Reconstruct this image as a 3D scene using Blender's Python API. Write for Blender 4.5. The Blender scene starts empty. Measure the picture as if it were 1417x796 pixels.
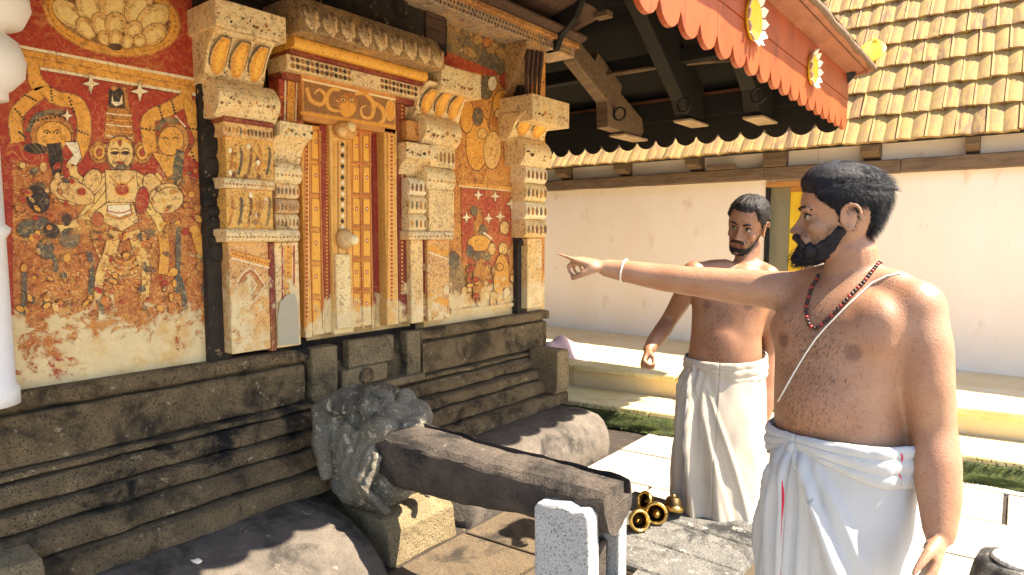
import bpy, bmesh, math, random
from math import sin, cos, pi, radians, sqrt, exp
from mathutils import Vector, Matrix, noise
random.seed(7)
S = bpy.context.scene
COL = S.collection

# ------------------------------------------------------------------ camera, sky, sun, exposure
W_, H_, F_ = 1417.0, 796.0, 880.0
YAW, PITCH = radians(38.6), radians(4.7)
CAM = Vector((0, 0, 1.55))
FWD = Vector((-sin(YAW)*cos(PITCH), cos(YAW)*cos(PITCH), -sin(PITCH)))
RGT = Vector((cos(YAW), sin(YAW), 0))
UPV = RGT.cross(FWD)
cd = bpy.data.cameras.new('camera'); co = bpy.data.objects.new('camera', cd); COL.objects.link(co)
co.location = CAM
co.rotation_euler = (radians(90)-PITCH, 0, YAW)
cd.sensor_width = 36; cd.lens = 36*F_/W_; cd.clip_start = .05; cd.clip_end = 500
S.camera = co
SUN_EL = radians(57); SUN_D = Vector((.90, .44, 0)).normalized()
SUN_V = SUN_D*cos(SUN_EL) + Vector((0, 0, sin(SUN_EL)))
wd = bpy.data.worlds.new('World'); S.world = wd; wd.use_nodes = True
nt = wd.node_tree
sky = nt.nodes.new('ShaderNodeTexSky'); sky.sky_type = 'NISHITA'; sky.sun_disc = False
sky.sun_elevation = SUN_EL; sky.sun_rotation = math.atan2(SUN_D.x, SUN_D.y)
nt.links.new(sky.outputs[0], nt.nodes['Background'].inputs[0])
nt.nodes['Background'].inputs[1].default_value = .10
sl = bpy.data.lights.new('sun', 'SUN'); sl.energy = 5.0; sl.angle = radians(.6); sl.color = (1, .88, .70)
so = bpy.data.objects.new('sun', sl); COL.objects.link(so); so.location = (4, 2, 8)
so.rotation_euler = SUN_V.to_track_quat('Z', 'Y').to_euler()
S.view_settings.view_transform = 'Standard'; S.view_settings.look = 'None'
S.view_settings.exposure = 2.1; S.view_settings.gamma = 1

# ------------------------------------------------------------------ where a sight line meets a plane of the place
def ray(px, py): return FWD + RGT*((px-W_/2)/F_) - UPV*((py-H_/2)/F_)
def on(px, py, ax, v):
    d = ray(px, py); return CAM + d*((v-CAM[ax])/d[ax])
def far(px, py, t): return CAM + ray(px, py)*t

# ------------------------------------------------------------------ mesh helpers
class MB:
    def __init__(s): s.v = []; s.f = []; s.c = []; s.s = []
    def add(s, vs, fs, col=(.5, .5, .5, 1), smooth=False):
        o = len(s.v); s.v += [Vector(p) for p in vs]
        col = tuple(col) if len(col) == 4 else tuple(col)+(1,)
        for f in fs: s.f.append([i+o for i in f]); s.c.append(col); s.s.append(smooth)
        return s
    def box(s, x0, x1, y0, y1, z0, z1, col=(.5, .5, .5)):
        vs = [(x, y, z) for z in (z0, z1) for y in (y0, y1) for x in (x0, x1)]
        return s.add(vs, [(0, 2, 3, 1), (4, 5, 7, 6), (0, 1, 5, 4), (2, 6, 7, 3), (0, 4, 6, 2), (1, 3, 7, 5)], col)
    def prism(s, poly, ax, lo, hi, col=(.5, .5, .5), smooth=False, seg=1):
        # poly is [(u,v)] in the two other axes (x,y,z order); extruded along axis ax
        n = len(poly); k = [i for i in range(3) if i != ax]; vs = []
        for j in range(seg+1):
            w = lo+(hi-lo)*j/seg
            for u, v in poly:
                p = [0, 0, 0]; p[k[0]] = u; p[k[1]] = v; p[ax] = w; vs.append(p)
        area = sum(poly[i][0]*poly[(i+1) % n][1]-poly[(i+1) % n][0]*poly[i][1] for i in range(n))
        flip = (area > 0) ^ (ax == 1)
        fs = []
        for j in range(seg):
            for i in range(n):
                a, b = j*n+i, j*n+(i+1) % n; fs.append((a, b, b+n, a+n))
        o = len(s.f)
        cap0 = list(range(n))[::-1]; cap1 = [seg*n+i for i in range(n)]
        if not flip: fs = [f[::-1] for f in fs]; cap0 = cap0[::-1]; cap1 = cap1[::-1]
        s.add(vs, fs, col, smooth); m = len(s.v)-len(vs)
        for cp in (cap0, cap1): s.f.append([i+m for i in cp]); s.c.append(s.c[-1]); s.s.append(False)
        return s
    def loft(s, rings, n=16, col=(.5, .5, .5), smooth=True, pw=1.0, caps=True):
        # rings: (centre, U, V, ru, rv)
        vs = []
        for c, U, V, ru, rv in rings:
            for i in range(n):
                a = 2*pi*i/n; ca, sa = cos(a), sin(a)
                vs.append(c + U*(ru*math.copysign(abs(ca)**pw, ca)) + V*(rv*math.copysign(abs(sa)**pw, sa)))
        m = len(rings); fs = []
        flip = rings[0][1].cross(rings[0][2]).dot(rings[-1][0]-rings[0][0]) < 0
        for j in range(m-1):
            for i in range(n):
                f = (j*n+i, j*n+(i+1) % n, (j+1)*n+(i+1) % n, (j+1)*n+i); fs.append(f[::-1] if flip else f)
        if caps:
            c0 = list(range(n))[::-1]; c1 = [(m-1)*n+i for i in range(n)]
            fs += [c0[::-1], c1[::-1]] if flip else [c0, c1]
        return s.add(vs, fs, col, smooth)
    def tube(s, pts, rad, n=10, col=(.5, .5, .5), up=Vector((0, 0, 1)), flat=1.0):
        pts = [Vector(p) for p in pts]; rings = []
        if not isinstance(rad, (list, tuple)): rad = [rad]*len(pts)
        U = None
        for i, p in enumerate(pts):
            t = (pts[min(i+1, len(pts)-1)]-pts[max(i-1, 0)]).normalized()
            if U is None:
                U = t.cross(up)
                if U.length < 1e-3: U = t.cross(Vector((1, 0, 0)))
            U = (U-t*U.dot(t)).normalized(); V = t.cross(U)
            rings.append((p, U, V, rad[i], rad[i]*flat))
        return s.loft(rings, n, col)
    def limb(s, pts, rad, n=14, col=(.5, .5, .5)):   # tube with rounded ends
        pts = [Vector(p) for p in pts]; d0 = (pts[0]-pts[1]).normalized(); d1 = (pts[-1]-pts[-2]).normalized()
        P = [pts[0]+d0*rad[0]*.9, pts[0]+d0*rad[0]*.55] + pts + [pts[-1]+d1*rad[-1]*.55, pts[-1]+d1*rad[-1]*.9]
        R = [rad[0]*.3, rad[0]*.8]+list(rad)+[rad[-1]*.8, rad[-1]*.3]
        return s.tube(P, R, n, col)
    def ell(s, c, r, M=None, col=(.5, .5, .5), nu=16, nv=10):
        c = Vector(c); M = M or Matrix.Identity(3); vs = [c+M@Vector((0, 0, -r[2]))]; fs = []
        for j in range(1, nv):
            a = -pi/2+pi*j/nv
            for i in range(nu):
                b = 2*pi*i/nu; vs.append(c+M@Vector((r[0]*cos(a)*cos(b), r[1]*cos(a)*sin(b), r[2]*sin(a))))
        vs.append(c+M@Vector((0, 0, r[2]))); L = len(vs)-1
        for i in range(nu): fs.append((0, 1+(i+1) % nu, 1+i)); fs.append((L, L-nu+i, L-nu+(i+1) % nu))
        for j in range(nv-2):
            for i in range(nu):
                a = 1+j*nu+i; b = 1+j*nu+(i+1) % nu; fs.append((a, b, b+nu, a+nu))
        return s.add(vs, fs, col, True)
    def lathe(s, prof, c, M=None, n=24, col=(.5, .5, .5)):
        c = Vector(c); M = M or Matrix.Identity(3); vs = []; m = len(prof); fs = []
        for r, z in prof:
            for i in range(n): a = 2*pi*i/n; vs.append(c+M@Vector((r*cos(a), r*sin(a), z)))
        for j in range(m-1):
            for i in range(n): fs.append((j*n+i, j*n+(i+1) % n, (j+1)*n+(i+1) % n, (j+1)*n+i))
        return s.add(vs, fs, col, True)
    def sheet(s, P, col=(.5, .5, .5), smooth=True, flip=False):   # grid of points
        m, n = len(P), len(P[0]); fs = []
        for j in range(m-1):
            for i in range(n-1):
                f = (j*n+i, j*n+i+1, (j+1)*n+i+1, (j+1)*n+i); fs.append(f[::-1] if flip else f)
        return s.add([p for r in P for p in r], fs, col, smooth)
    def rough(s, amp, sc, seed=0):
        o = Vector((seed*3.1, seed*1.7, seed*.9))
        for i, p in enumerate(s.v): s.v[i] = p + noise.noise_vector(p*sc+o)*amp
        return s
    def build(s, name, mat, parent=None, bevel=0, seg=1, weld=False):
        off = wloc(parent)
        me = bpy.data.meshes.new(name); me.from_pydata([tuple(p-off) for p in s.v], [], s.f)
        ca = me.color_attributes.new('Col', 'FLOAT_COLOR', 'CORNER'); k = 0; buf = []
        for f, c in zip(s.f, s.c): buf += list(c)*len(f)
        ca.data.foreach_set('color', buf)
        me.polygons.foreach_set('use_smooth', s.s)
        mats = mat if isinstance(mat, list) else [mat]
        for m in mats: me.materials.append(m)
        me.update()
        return link(me, name, parent, bevel, seg)
def wloc(p):
    v = Vector((0, 0, 0))
    while p is not None: v += p.location; p = p.parent
    return v
def link(me, name, parent=None, bevel=0, seg=1):
    o = bpy.data.objects.new(name, me); COL.objects.link(o); o.parent = parent
    if bevel:
        b = o.modifiers.new('bevel', 'BEVEL'); b.width = bevel; b.segments = seg; b.limit_method = 'ANGLE'; b.angle_limit = radians(40)
    return o
def tag(o, label, cat=None, group=None, kind=None):
    if label: o['label'] = label
    if cat: o['category'] = cat
    if group: o['group'] = group
    if kind: o['kind'] = kind
    return o
def thing(name, loc, label, cat, group=None):
    o = bpy.data.objects.new(name, None); COL.objects.link(o); o.location = loc; o.empty_display_size = .1
    return tag(o, label, cat, group)
def remesh(mb, vox, smooth=4, fac=.5):
    me = bpy.data.meshes.new('tmp'); me.from_pydata([tuple(p) for p in mb.v], [], mb.f); me.update()
    o = bpy.data.objects.new('tmp', me); COL.objects.link(o)
    r = o.modifiers.new('r', 'REMESH'); r.mode = 'VOXEL'; r.voxel_size = vox; r.use_smooth_shade = True
    if smooth:
        q = o.modifiers.new('s', 'SMOOTH'); q.iterations = smooth; q.factor = fac
    dg = bpy.context.evaluated_depsgraph_get(); ev = o.evaluated_get(dg)
    res = bpy.data.meshes.new_from_object(ev)
    bpy.data.objects.remove(o); bpy.data.meshes.remove(me)
    return res
def mesh_part(me, name, mat, parent, colfn=None):
    off = wloc(parent); me.transform(Matrix.Translation(-off)); me.materials.clear(); me.materials.append(mat)
    if colfn:
        ca = me.color_attributes.new('Col', 'FLOAT_COLOR', 'POINT'); buf = []
        for v in me.vertices: buf += list(colfn(v.co+off, v.normal))
        ca.data.foreach_set('color', buf)
    me.polygons.foreach_set('use_smooth', [True]*len(me.polygons))
    me.name = name
    return link(me, name, parent)

# ------------------------------------------------------------------ materials
def mat_new(name):
    m = bpy.data.materials.new(name); m.use_nodes = True; return m, m.node_tree.nodes, m.node_tree.links, m.node_tree.nodes['Principled BSDF']
class NB:
    def __init__(s, m): s.N = m.node_tree.nodes; s.L = m.node_tree.links
    def put(s, inp, v):
        if isinstance(v, bpy.types.NodeSocket): s.L.new(v, inp)
        elif isinstance(v, (tuple, list)) and len(v) == 3 and inp.type == 'RGBA': inp.default_value = (*v, 1)
        else: inp.default_value = v
    def pos(s, world=False):
        if world:
            return s.N.new('ShaderNodeNewGeometry').outputs['Position']
        return s.N.new('ShaderNodeTexCoord').outputs['Object']
    def scale(s, vec, sc):
        n = s.N.new('ShaderNodeMapping'); s.L.new(vec, n.inputs[0]); n.inputs['Scale'].default_value = sc; return n.outputs[0]
    def noise(s, vec, sc, det=5, rough=.6, dist=0):
        n = s.N.new('ShaderNodeTexNoise'); s.L.new(vec, n.inputs['Vector']); n.inputs['Scale'].default_value = sc
        n.inputs['Detail'].default_value = det; n.inputs['Roughness'].default_value = rough; n.inputs['Distortion'].default_value = dist
        return n.outputs[0]
    def vor(s, vec, sc, feat='F1'):
        n = s.N.new('ShaderNodeTexVoronoi'); s.L.new(vec, n.inputs['Vector']); n.inputs['Scale'].default_value = sc; n.feature = feat
        return n.outputs[0]
    def map(s, v, a, b, c=0., d=1.):
        n = s.N.new('ShaderNodeMapRange'); n.interpolation_type = 'SMOOTHSTEP'; s.put(n.inputs[0], v)
        for i, x in enumerate((a, b, c, d)): n.inputs[i+1].default_value = x
        return n.outputs[0]
    def math(s, op, a, b=0.):
        n = s.N.new('ShaderNodeMath'); n.operation = op; s.put(n.inputs[0], a); s.put(n.inputs[1], b); return n.outputs[0]
    def mix(s, f, a, b, mode='MIX'):
        n = s.N.new('ShaderNodeMix'); n.data_type = 'RGBA'; n.blend_type = mode
        s.put(n.inputs[0], f); s.put(n.inputs[6], a); s.put(n.inputs[7], b); return n.outputs[2]
    def attr(s, name='Col'):
        n = s.N.new('ShaderNodeAttribute'); n.attribute_name = name; return n
    def sep(s, v):
        n = s.N.new('ShaderNodeSeparateXYZ'); s.L.new(v, n.inputs[0]); return n.outputs
    def bump(s, h, st, dist=.01):
        n = s.N.new('ShaderNodeBump'); s.L.new(h, n.inputs['Height']); n.inputs['Strength'].default_value = st
        n.inputs['Distance'].default_value = dist; return n.outputs[0]
    def rnd(s): return s.N.new('ShaderNodeObjectInfo').outputs['Random']
def stone(name, c1, c2, dark, amt=.5, sc=1., light=None, lamt=.6, rough=.92, bump=.8, speck=.6):
    m, N, L, B = mat_new(name); n = NB(m); p = n.pos(True)
    a = n.noise(p, 5*sc, 8, .65); col = n.mix(n.map(a, .35, .65), c1, c2)
    s = n.noise(p, 95*sc, 4, .7); col = n.mix(n.math('MULTIPLY', n.map(s, .52, .62), speck), col, dark)
    s2 = n.noise(p, 130*sc, 3, .6, .5); col = n.mix(n.math('MULTIPLY', n.map(s2, .56, .66), speck*.8), col, tuple(min(1, x*1.9) for x in c2))
    b = n.noise(p, 2.6*sc, 9, .68, .4); col = n.mix(n.map(b, .62-amt*.25, .78-amt*.25), col, dark)
    if light:
        l = n.noise(p, 11*sc, 9, .72); col = n.mix(n.map(l, lamt, lamt+.06), col, light)
    r = n.rnd(); col = n.mix(n.map(r, 0, 1, 0, .25), col, tuple(x*.75 for x in c1))
    n.put(B.inputs['Base Color'], col); B.inputs['Roughness'].default_value = rough
    h = n.math('ADD', n.math('MULTIPLY', n.noise(p, 22*sc, 8, .7), 1.), n.math('MULTIPLY', s, .5))
    L.new(n.bump(h, bump, .02), B.inputs['Normal'])
    return m
M = {}
M['plinth'] = stone('plinth_stone', (.34, .235, .112), (.20, .135, .064), (.005, .004, .003), .66, 1.4, light=(.60, .48, .28), lamt=.60, speck=1., bump=1.4)
M['plinth_pale'] = stone('sill_stone', (.32, .24, .125), (.21, .155, .08), (.012, .009, .006), .35, 1.3, speck=1., bump=1.)
M['base'] = stone('base_stone', (.145, .12, .095), (.085, .07, .057), (.008, .006, .005), .55, 1.3, light=(.30, .24, .18), lamt=.62, speck=.45, bump=.6)
M['spout'] = stone('spout_stone', (.31, .275, .20), (.17, .15, .105), (.008, .007, .006), .45, 1.7, light=(.58, .53, .40), lamt=.56, speck=1., bump=1.)
M['trough'] = stone('trough_stone', (.105, .08, .06), (.052, .04, .032), (.005, .004, .003), .55, 1.3, light=(.28, .24, .21), lamt=.62, speck=.6)
M['block'] = stone('block_stone', (.22, .205, .18), (.13, .125, .115), (.015, .014, .014), .5, 1.4, light=(.40, .38, .32), lamt=.58, speck=.9, bump=1.)
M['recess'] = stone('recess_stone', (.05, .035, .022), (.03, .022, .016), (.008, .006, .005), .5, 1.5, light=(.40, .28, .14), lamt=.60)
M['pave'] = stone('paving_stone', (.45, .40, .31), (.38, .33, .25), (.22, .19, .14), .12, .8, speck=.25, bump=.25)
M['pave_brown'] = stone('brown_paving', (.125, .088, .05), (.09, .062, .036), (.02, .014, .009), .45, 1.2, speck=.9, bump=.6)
M['earth'] = stone('earth', (.30, .23, .15), (.25, .19, .12), (.12, .09, .06), .3, .6)

def mural_mat(name, wz0, wz1, wmax, plaster, mott=1., stain=.4, rough=.7, lines=11, lw=.42, grit=.75):
    m, N, L, B = mat_new(name); n = NB(m); p = n.pos(True); at = n.attr()
    col = at.outputs['Color']; al = at.outputs['Alpha']
    v = n.noise(p, 34, 6, .7, .6); lo = n.mix(1., col, (.42, .30, .22), 'MULTIPLY'); hi = n.mix(.38, col, (.92, .50, .10))
    f = n.math('MULTIPLY', al, mott)
    col = n.mix(n.math('MULTIPLY', n.map(v, .52, .64), f), col, hi); col = n.mix(n.math('MULTIPLY', n.map(v, .47, .36), f), col, lo)
    # fine painted outlines and dabs: brush lines that wind through the picture
    nz = n.noise(p, lines, 2.5, .5, .8); sn = n.math('SINE', n.math('MULTIPLY', nz, 60.)); fl = n.math('MULTIPLY', f, lw)
    big = n.noise(p, 5, 4, .6)
    col = n.mix(n.math('MULTIPLY', n.math('MULTIPLY', n.map(sn, .45, .75), n.map(big, .48, .56)), fl), col, (.92, .56, .14))
    col = n.mix(n.math('MULTIPLY', n.math('MULTIPLY', n.map(sn, -.5, -.8), n.map(big, .52, .44)), fl), col, (.22, .06, .02))
    col = n.mix(n.math('MULTIPLY', n.map(n.math('ABSOLUTE', sn), .22, .08), n.math('MULTIPLY', fl, .9)), col, (.15, .045, .016))
    v2 = n.noise(p, 120, 3, .6); col = n.mix(n.math('MULTIPLY', n.map(v2, .6, .68), n.math('MULTIPLY', f, .7)), col, (.88, .72, .45))
    col = n.mix(n.math('MULTIPLY', n.map(n.noise(p, 4.5, 7, .68, .5), .50, .66), n.math('MULTIPLY', f, .55)), col, (.70, .36, .08))
    v4 = n.noise(p, 75, 4, .65, .3); col = n.mix(n.math('MULTIPLY', n.map(v4, .56, .66), n.math('MULTIPLY', f, grit)), col, (.045, .025, .014))
    v5 = n.noise(p, 22, 8, .75, .4); col = n.mix(n.math('MULTIPLY', n.map(v5, .56, .66), n.math('MULTIPLY', f, grit*.9)), col, n.mix(1., col, (.30, .17, .09), 'MULTIPLY'))
    # paint lost low down, bare lime plaster showing in ragged flakes
    z = n.sep(p)[2]; zf = n.map(z, wz0, wz1, 0, 1)
    w = n.noise(p, 7.5, 10, .72, .4); wz = n.math('ADD', w, n.math('MULTIPLY', zf, wmax))
    mask = n.math('MULTIPLY', n.map(wz, .635, .715), n.map(n.noise(p, 38, 6, .7), .26, .42, .35, 1.))
    pc = n.mix(n.map(n.noise(p, 9, 6, .6), .3, .7), plaster, tuple(x*.86 for x in plaster))
    pc = n.mix(n.math('MULTIPLY', n.map(n.noise(p, 48, 6, .7), .58, .70), stain), pc, (.42, .24, .09))
    pc = n.mix(n.math('MULTIPLY', n.map(n.noise(p, 5.2, 9, .72), .47, .64), .75), pc, (.66, .36, .08))
    pc = n.mix(n.math('MULTIPLY', n.map(n.noise(p, 60, 6, .75), .60, .68), stain*1.3), pc, (.08, .05, .03))
    col = n.mix(mask, col, pc)
    n.put(B.inputs['Base Color'], col); B.inputs['Roughness'].default_value = rough
    h = n.math('ADD', n.math('MULTIPLY', mask, -.5), n.math('MULTIPLY', v2, .25))
    L.new(n.bump(h, .5, .006), B.inputs['Normal'])
    return m
PLA = (.80, .61, .31)
M['mural'] = mural_mat('mural_paint', 1.46, .90, .33, PLA)
M['pilaster'] = mural_mat('painted_plaster', 1.7, .95, .20, (.82, .64, .34), .8, .85, lines=24, lw=.6, grit=1.)
M['door'] = mural_mat('painted_door', 1.35, .96, .30, PLA, .45, lines=25, lw=.5)
M['cornice'] = mural_mat('cornice_plaster', 3.5, 3.4, .0, (.66, .52, .32), 1., .6, lines=20, lw=.3)
M['white_column'] = mural_mat('limewash', .5, .4, 0, (.8, .76, .7), .25, .3, lw=0.)

def simple(name, c1, c2=None, sc=8, rough=.6, metal=0, bump=.2, stretch=None, bsc=None, world=False, var=0, dark=None, damt=.62):
    m, N, L, B = mat_new(name); n = NB(m); p = n.pos(world)
    if stretch: p = n.scale(p, stretch)
    a = n.noise(p, sc, 7, .65); col = n.mix(n.map(a, .35, .65), c1, c2 or c1)
    if dark: col = n.mix(n.map(n.noise(p, sc*2.3, 6, .7), damt, damt+.1), col, dark)
    if var: col = n.mix(n.map(n.rnd(), 0, 1, 0, var), col, tuple(x*.55 for x in c1))
    n.put(B.inputs['Base Color'], col); B.inputs['Roughness'].default_value = rough; B.inputs['Metallic'].default_value = metal
    L.new(n.bump(n.noise(p, bsc or sc*4, 6, .65), bump, .01), B.inputs['Normal'])
    return m
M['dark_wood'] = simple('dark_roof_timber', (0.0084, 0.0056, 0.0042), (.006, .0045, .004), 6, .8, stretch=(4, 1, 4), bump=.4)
M['old_wood'] = simple('weathered_timber', (.20, .13, .075), (.12, .075, .045), 7, .8, stretch=(.7, 5, 5), bump=.5, dark=(.04, .028, .02))
M['carved_wood'] = simple('carved_timber', (.10, .05, .03), (.055, .028, .018), 25, .75, bump=.6, dark=(.02, .012, .01))
M['lit_edge_wood'] = simple('lit_rafter_edge', (.42, .31, .2), (.3, .21, .13), 9, .8)  # pale colour paints the light caught along rafter undersides
M['orange'] = simple('orange_paint', (.36, .070, .016), (.29, .053, .012), 5, .45, bump=.15, stretch=(1, 1, .3), dark=(.2, .035, .012), damt=.57)
M['brown_paint'] = simple('brown_roof_edge', (.36, .14, .07), (.27, .10, .05), 7, .5, bump=.3, dark=(.12, .05, .03))
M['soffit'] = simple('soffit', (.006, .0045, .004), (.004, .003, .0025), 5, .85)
M['limewall'] = simple('lime_wall', (.90, .79, .67), (.87, .74, .60), 1.6, .85, bump=.2, bsc=25, dark=(.78, .63, .48), damt=.58, stretch=(1, 1, .45))
M['veranda'] = simple('veranda_floor', (.74, .57, .31), (.66, .49, .25), 2.2, .8, bump=.15, dark=(.72, .60, .40), damt=.55)
M['step'] = simple('step_stone', (.68, .56, .30), (.58, .45, .18), 4, .85, bump=.4, dark=(.45, .36, .08), damt=.58)
M['brass'] = simple('brass', (.72, .47, .13), (.48, .28, .07), 14, .25, 1., .15, dark=(.06, .04, .02), damt=.6)
M['brass_dark'] = simple('tarnished_brass', (.10, .065, .03), (.04, .028, .015), 14, .45, 1., .2)
M['yellow'] = simple('yellow_paint', (.85, .60, .03), (.80, .48, .02), 6, .5)
M['white'] = simple('white_paint', (.8, .74, .6), (.7, .62, .5), 6, .6)
M['moss'] = simple('moss', (.06, .075, .012), (.028, .04, .008), 14, .95, bump=.8, world=True, dark=(.15, .13, .02), damt=.6)
M['pink'] = simple('pink_cloth', (.72, .50, .48), (.66, .43, .42), 9, .9)
M['greydoor'] = simple('grey_green_door', (.25, .22, .13), (.19, .17, .10), 6, .7, stretch=(1, 1, .2))
M['orangewood'] = simple('orange_lintel', (.52, .25, .07), (.42, .18, .05), 9, .6, stretch=(.5, 4, 4))
M['hair'] = simple('black_hair', (.014, .013, .017), (.008, .007, .009), 30, .55, bump=.5)
M['fuzz'] = simple('body_hair', (.045, .026, .017), (.03, .018, .012), 30, .6)
M['hair2'] = simple('dark_brown_hair', (.02, .014, .011), (.010, .008, .007), 30, .5, bump=.5)
M['bead_red'] = simple('red_bead', (.28, .02, .02), None, 9, .35)
M['bead_dark'] = simple('dark_bead', (.03, .012, .01), None, 9, .4)
M['thread'] = simple('white_thread', (.75, .7, .6), None, 20, .8)
M['redborder'] = simple('red_border', (.55, .02, .07), (.45, .015, .05), 30, .8)
M['greyborder'] = simple('grey_border', (.30, .27, .30), (.38, .34, .36), 30, .8)
M['eye_white'] = simple('eye_white', (.30, .26, .23), None, 5, .2)
M['eye_dark'] = simple('eye_iris', (.015, .008, .005), None, 5, .12)
for k_ in ('hair', 'hair2'): M[k_].node_tree.nodes['Principled BSDF'].inputs['Specular IOR Level'].default_value = .22
M['postpaint'] = stone('limewashed_stone', (.50, .49, .46), (.42, .41, .39), (.03, .03, .03), .22, 1.2, speck=.8, bump=.5)
def tile_mat():
    m, N, L, B = mat_new('clay_tile'); n = NB(m); p = n.pos(); r = n.rnd()
    base = n.mix(n.map(r, 0, 1), (.30, .175, .062), (.20, .108, .048))
    base = n.mix(n.map(n.noise(n.scale(n.pos(True), (9, 2, 2)), 3, 6, .65), .42, .6), base, (.35, .225, .06))
    base = n.mix(n.math('MULTIPLY', n.map(n.noise(n.pos(True), 40, 5, .7), .60, .70), .6), base, (.14, .08, .05))
    n.put(B.inputs['Base Color'], base); B.inputs['Roughness'].default_value = .85
    L.new(n.bump(n.noise(p, 60, 5, .7), .4, .008), B.inputs['Normal'])
    return m
M['tile'] = tile_mat()
def cloth_mat(name, c):
    m, N, L, B = mat_new(name); n = NB(m); p = n.pos()
    col = n.mix(n.map(n.noise(p, 5, 5, .6), .35, .7), c, tuple(x*.9 for x in c))
    n.put(B.inputs['Base Color'], col); B.inputs['Roughness'].default_value = .92
    B.inputs['Sheen Weight'].default_value = .2
    w1 = N.new('ShaderNodeTexWave'); w1.inputs['Scale'].default_value = 160; w1.bands_direction = 'Z'; L.new(p, w1.inputs[0])
    h = n.math('ADD', n.math('MULTIPLY', w1.outputs[1], .25), n.math('MULTIPLY', n.noise(p, 28, 5, .6), 1.3))
    L.new(n.bump(h, .28, .008), B.inputs['Normal'])
    return m
M['dhoti1'] = cloth_mat('white_dhoti_cloth', (.46, .465, .46))
M['dhoti2'] = cloth_mat('cream_dhoti_cloth', (.45, .39, .31))
def skin_mat(name, tint):
    m, N, L, B = mat_new(name); n = NB(m); p = n.pos(); at = n.attr()
    col = n.mix(n.map(n.noise(p, 9, 6, .6), .3, .7), at.outputs['Color'], n.mix(1., at.outputs['Color'], tint, 'MULTIPLY'))
    col = n.mix(n.math('MULTIPLY', n.map(n.noise(p, 130, 4, .65), .5, .68), .38), col, n.mix(1., col, (.55, .42, .36), 'MULTIPLY'))
    n.put(B.inputs['Base Color'], col); B.inputs['Roughness'].default_value = .46
    B.inputs['Subsurface Weight'].default_value = .12; B.inputs['Subsurface Radius'].default_value = (.02, .008, .004); B.inputs['Subsurface Scale'].default_value = .6
    h = n.math('ADD', n.noise(p, 240, 4, .6), n.math('MULTIPLY', n.noise(p, 40, 4, .6), .6))
    L.new(n.bump(h, .35, .004), B.inputs['Normal'])
    return m
M['skin1'] = skin_mat('skin_light', (.86, .74, .66)); M['skin2'] = skin_mat('skin_dark', (.82, .72, .66))

# ------------------------------------------------------------------ ground and courtyard
tag(MB().box(-40, 40, -40, 40, -.4, -.03).build('ground', M['earth']), 'bare brown earth around the shrine courtyard', None, None, 'structure')
yard = tag(MB().box(-7.5, 4, -3, 6.8, -.03, -.018).build('courtyard_floor', M['recess']), 'pale stone paved courtyard floor', None, None, 'structure')
def pz(mb, poly, z0, z1, col=(.5, .5, .5)): return mb.prism(poly, 2, z0, z1, col)
sl_me = None
ROWS = [5.22, 4.70, 4.18, 3.64, 3.08, 2.52, 1.96, 1.40, .84, .28, -.28, -.84, -1.4]
k = 0
for j in range(len(ROWS)-1):
    dy = ROWS[j]-ROWS[j+1]
    for i in range(7):
        x0 = -2.21+.86*i + (0 if j % 2 == 0 else -.36) ; x1 = x0+.854
        if j % 2 and i == 0: x0 = -2.21
        if x0 > 3: continue
        y0 = ROWS[j+1]+.009; y1 = ROWS[j]-.009
        sk = lambda x: .10*(x+.6)
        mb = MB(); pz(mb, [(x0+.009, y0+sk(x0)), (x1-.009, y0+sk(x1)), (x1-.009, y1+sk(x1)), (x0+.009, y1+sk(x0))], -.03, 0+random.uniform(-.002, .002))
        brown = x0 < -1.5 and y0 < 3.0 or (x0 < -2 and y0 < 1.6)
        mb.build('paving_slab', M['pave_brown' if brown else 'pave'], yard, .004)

# ------------------------------------------------------------------ the shrine
T = thing('temple_shrine', (-3, 2.3, 0), 'painted shrine with faded murals, false door and dark stone plinth under a tiled eave', 'temple')
XW = -3.0
RED = (.42, .034, .012, .42); DRED = (.20, .015, .012, .4); OCH = (.80, .36, .045, .7); DOCH = (.52, .19, .03, .8); CRM = (.80, .48, .15, .9)
WHT = (.90, .76, .48, .6); BLK = (.03, .02, .014, .3); GRY = (.11, .095, .06, .6); ORG = (.66, .20, .03, .9); PALE = (.84, .54, .18, .9); BRN = (.22, .09, .03, .8)
def yz(px, py, x):
    p = on(px, py, 0, x); return p.y, p.z
def px_el(cx, cy, rx, ry, rot=0, n=20, a0=0, a1=2*pi):
    c, s = cos(rot), sin(rot); P = []
    m = n if abs(a1-a0-2*pi) < 1e-6 else n+1
    for i in range(m):
        a = a0+(a1-a0)*i/n; u, v = rx*cos(a), ry*sin(a); P.append((cx+u*c-v*s, cy+u*s+v*c))
    return P
def px_stroke(pts, w):
    L, R = [], []
    if not isinstance(w, (list, tuple)): w = [w]*len(pts)
    w = list(w)+[w[-1]]*len(pts)
    # smooth the path
    P = [Vector((a, b, 0)) for a, b in pts]; Q = []; WW = []
    for i in range(len(P)-1):
        p0, p1, p2, p3 = P[max(i-1, 0)], P[i], P[i+1], P[min(i+2, len(P)-1)]
        for t in (0, .25, .5, .75):
            Q.append(.5*((2*p1)+(p2-p0)*t+(2*p0-5*p1+4*p2-p3)*t*t+(3*p1-p0-3*p2+p3)*t**3)); WW.append(w[i]*(1-t)+w[i+1]*t)
    Q.append(P[-1]); WW.append(w[len(P)-1])
    for i, q in enumerate(Q):
        d = (Q[min(i+1, len(Q)-1)]-Q[max(i-1, 0)]).normalized(); nrm = Vector((-d.y, d.x, 0))
        L.append((q+nrm*WW[i]/2)[:2]); R.append((q-nrm*WW[i]/2)[:2])
    return L+R[::-1]
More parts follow.
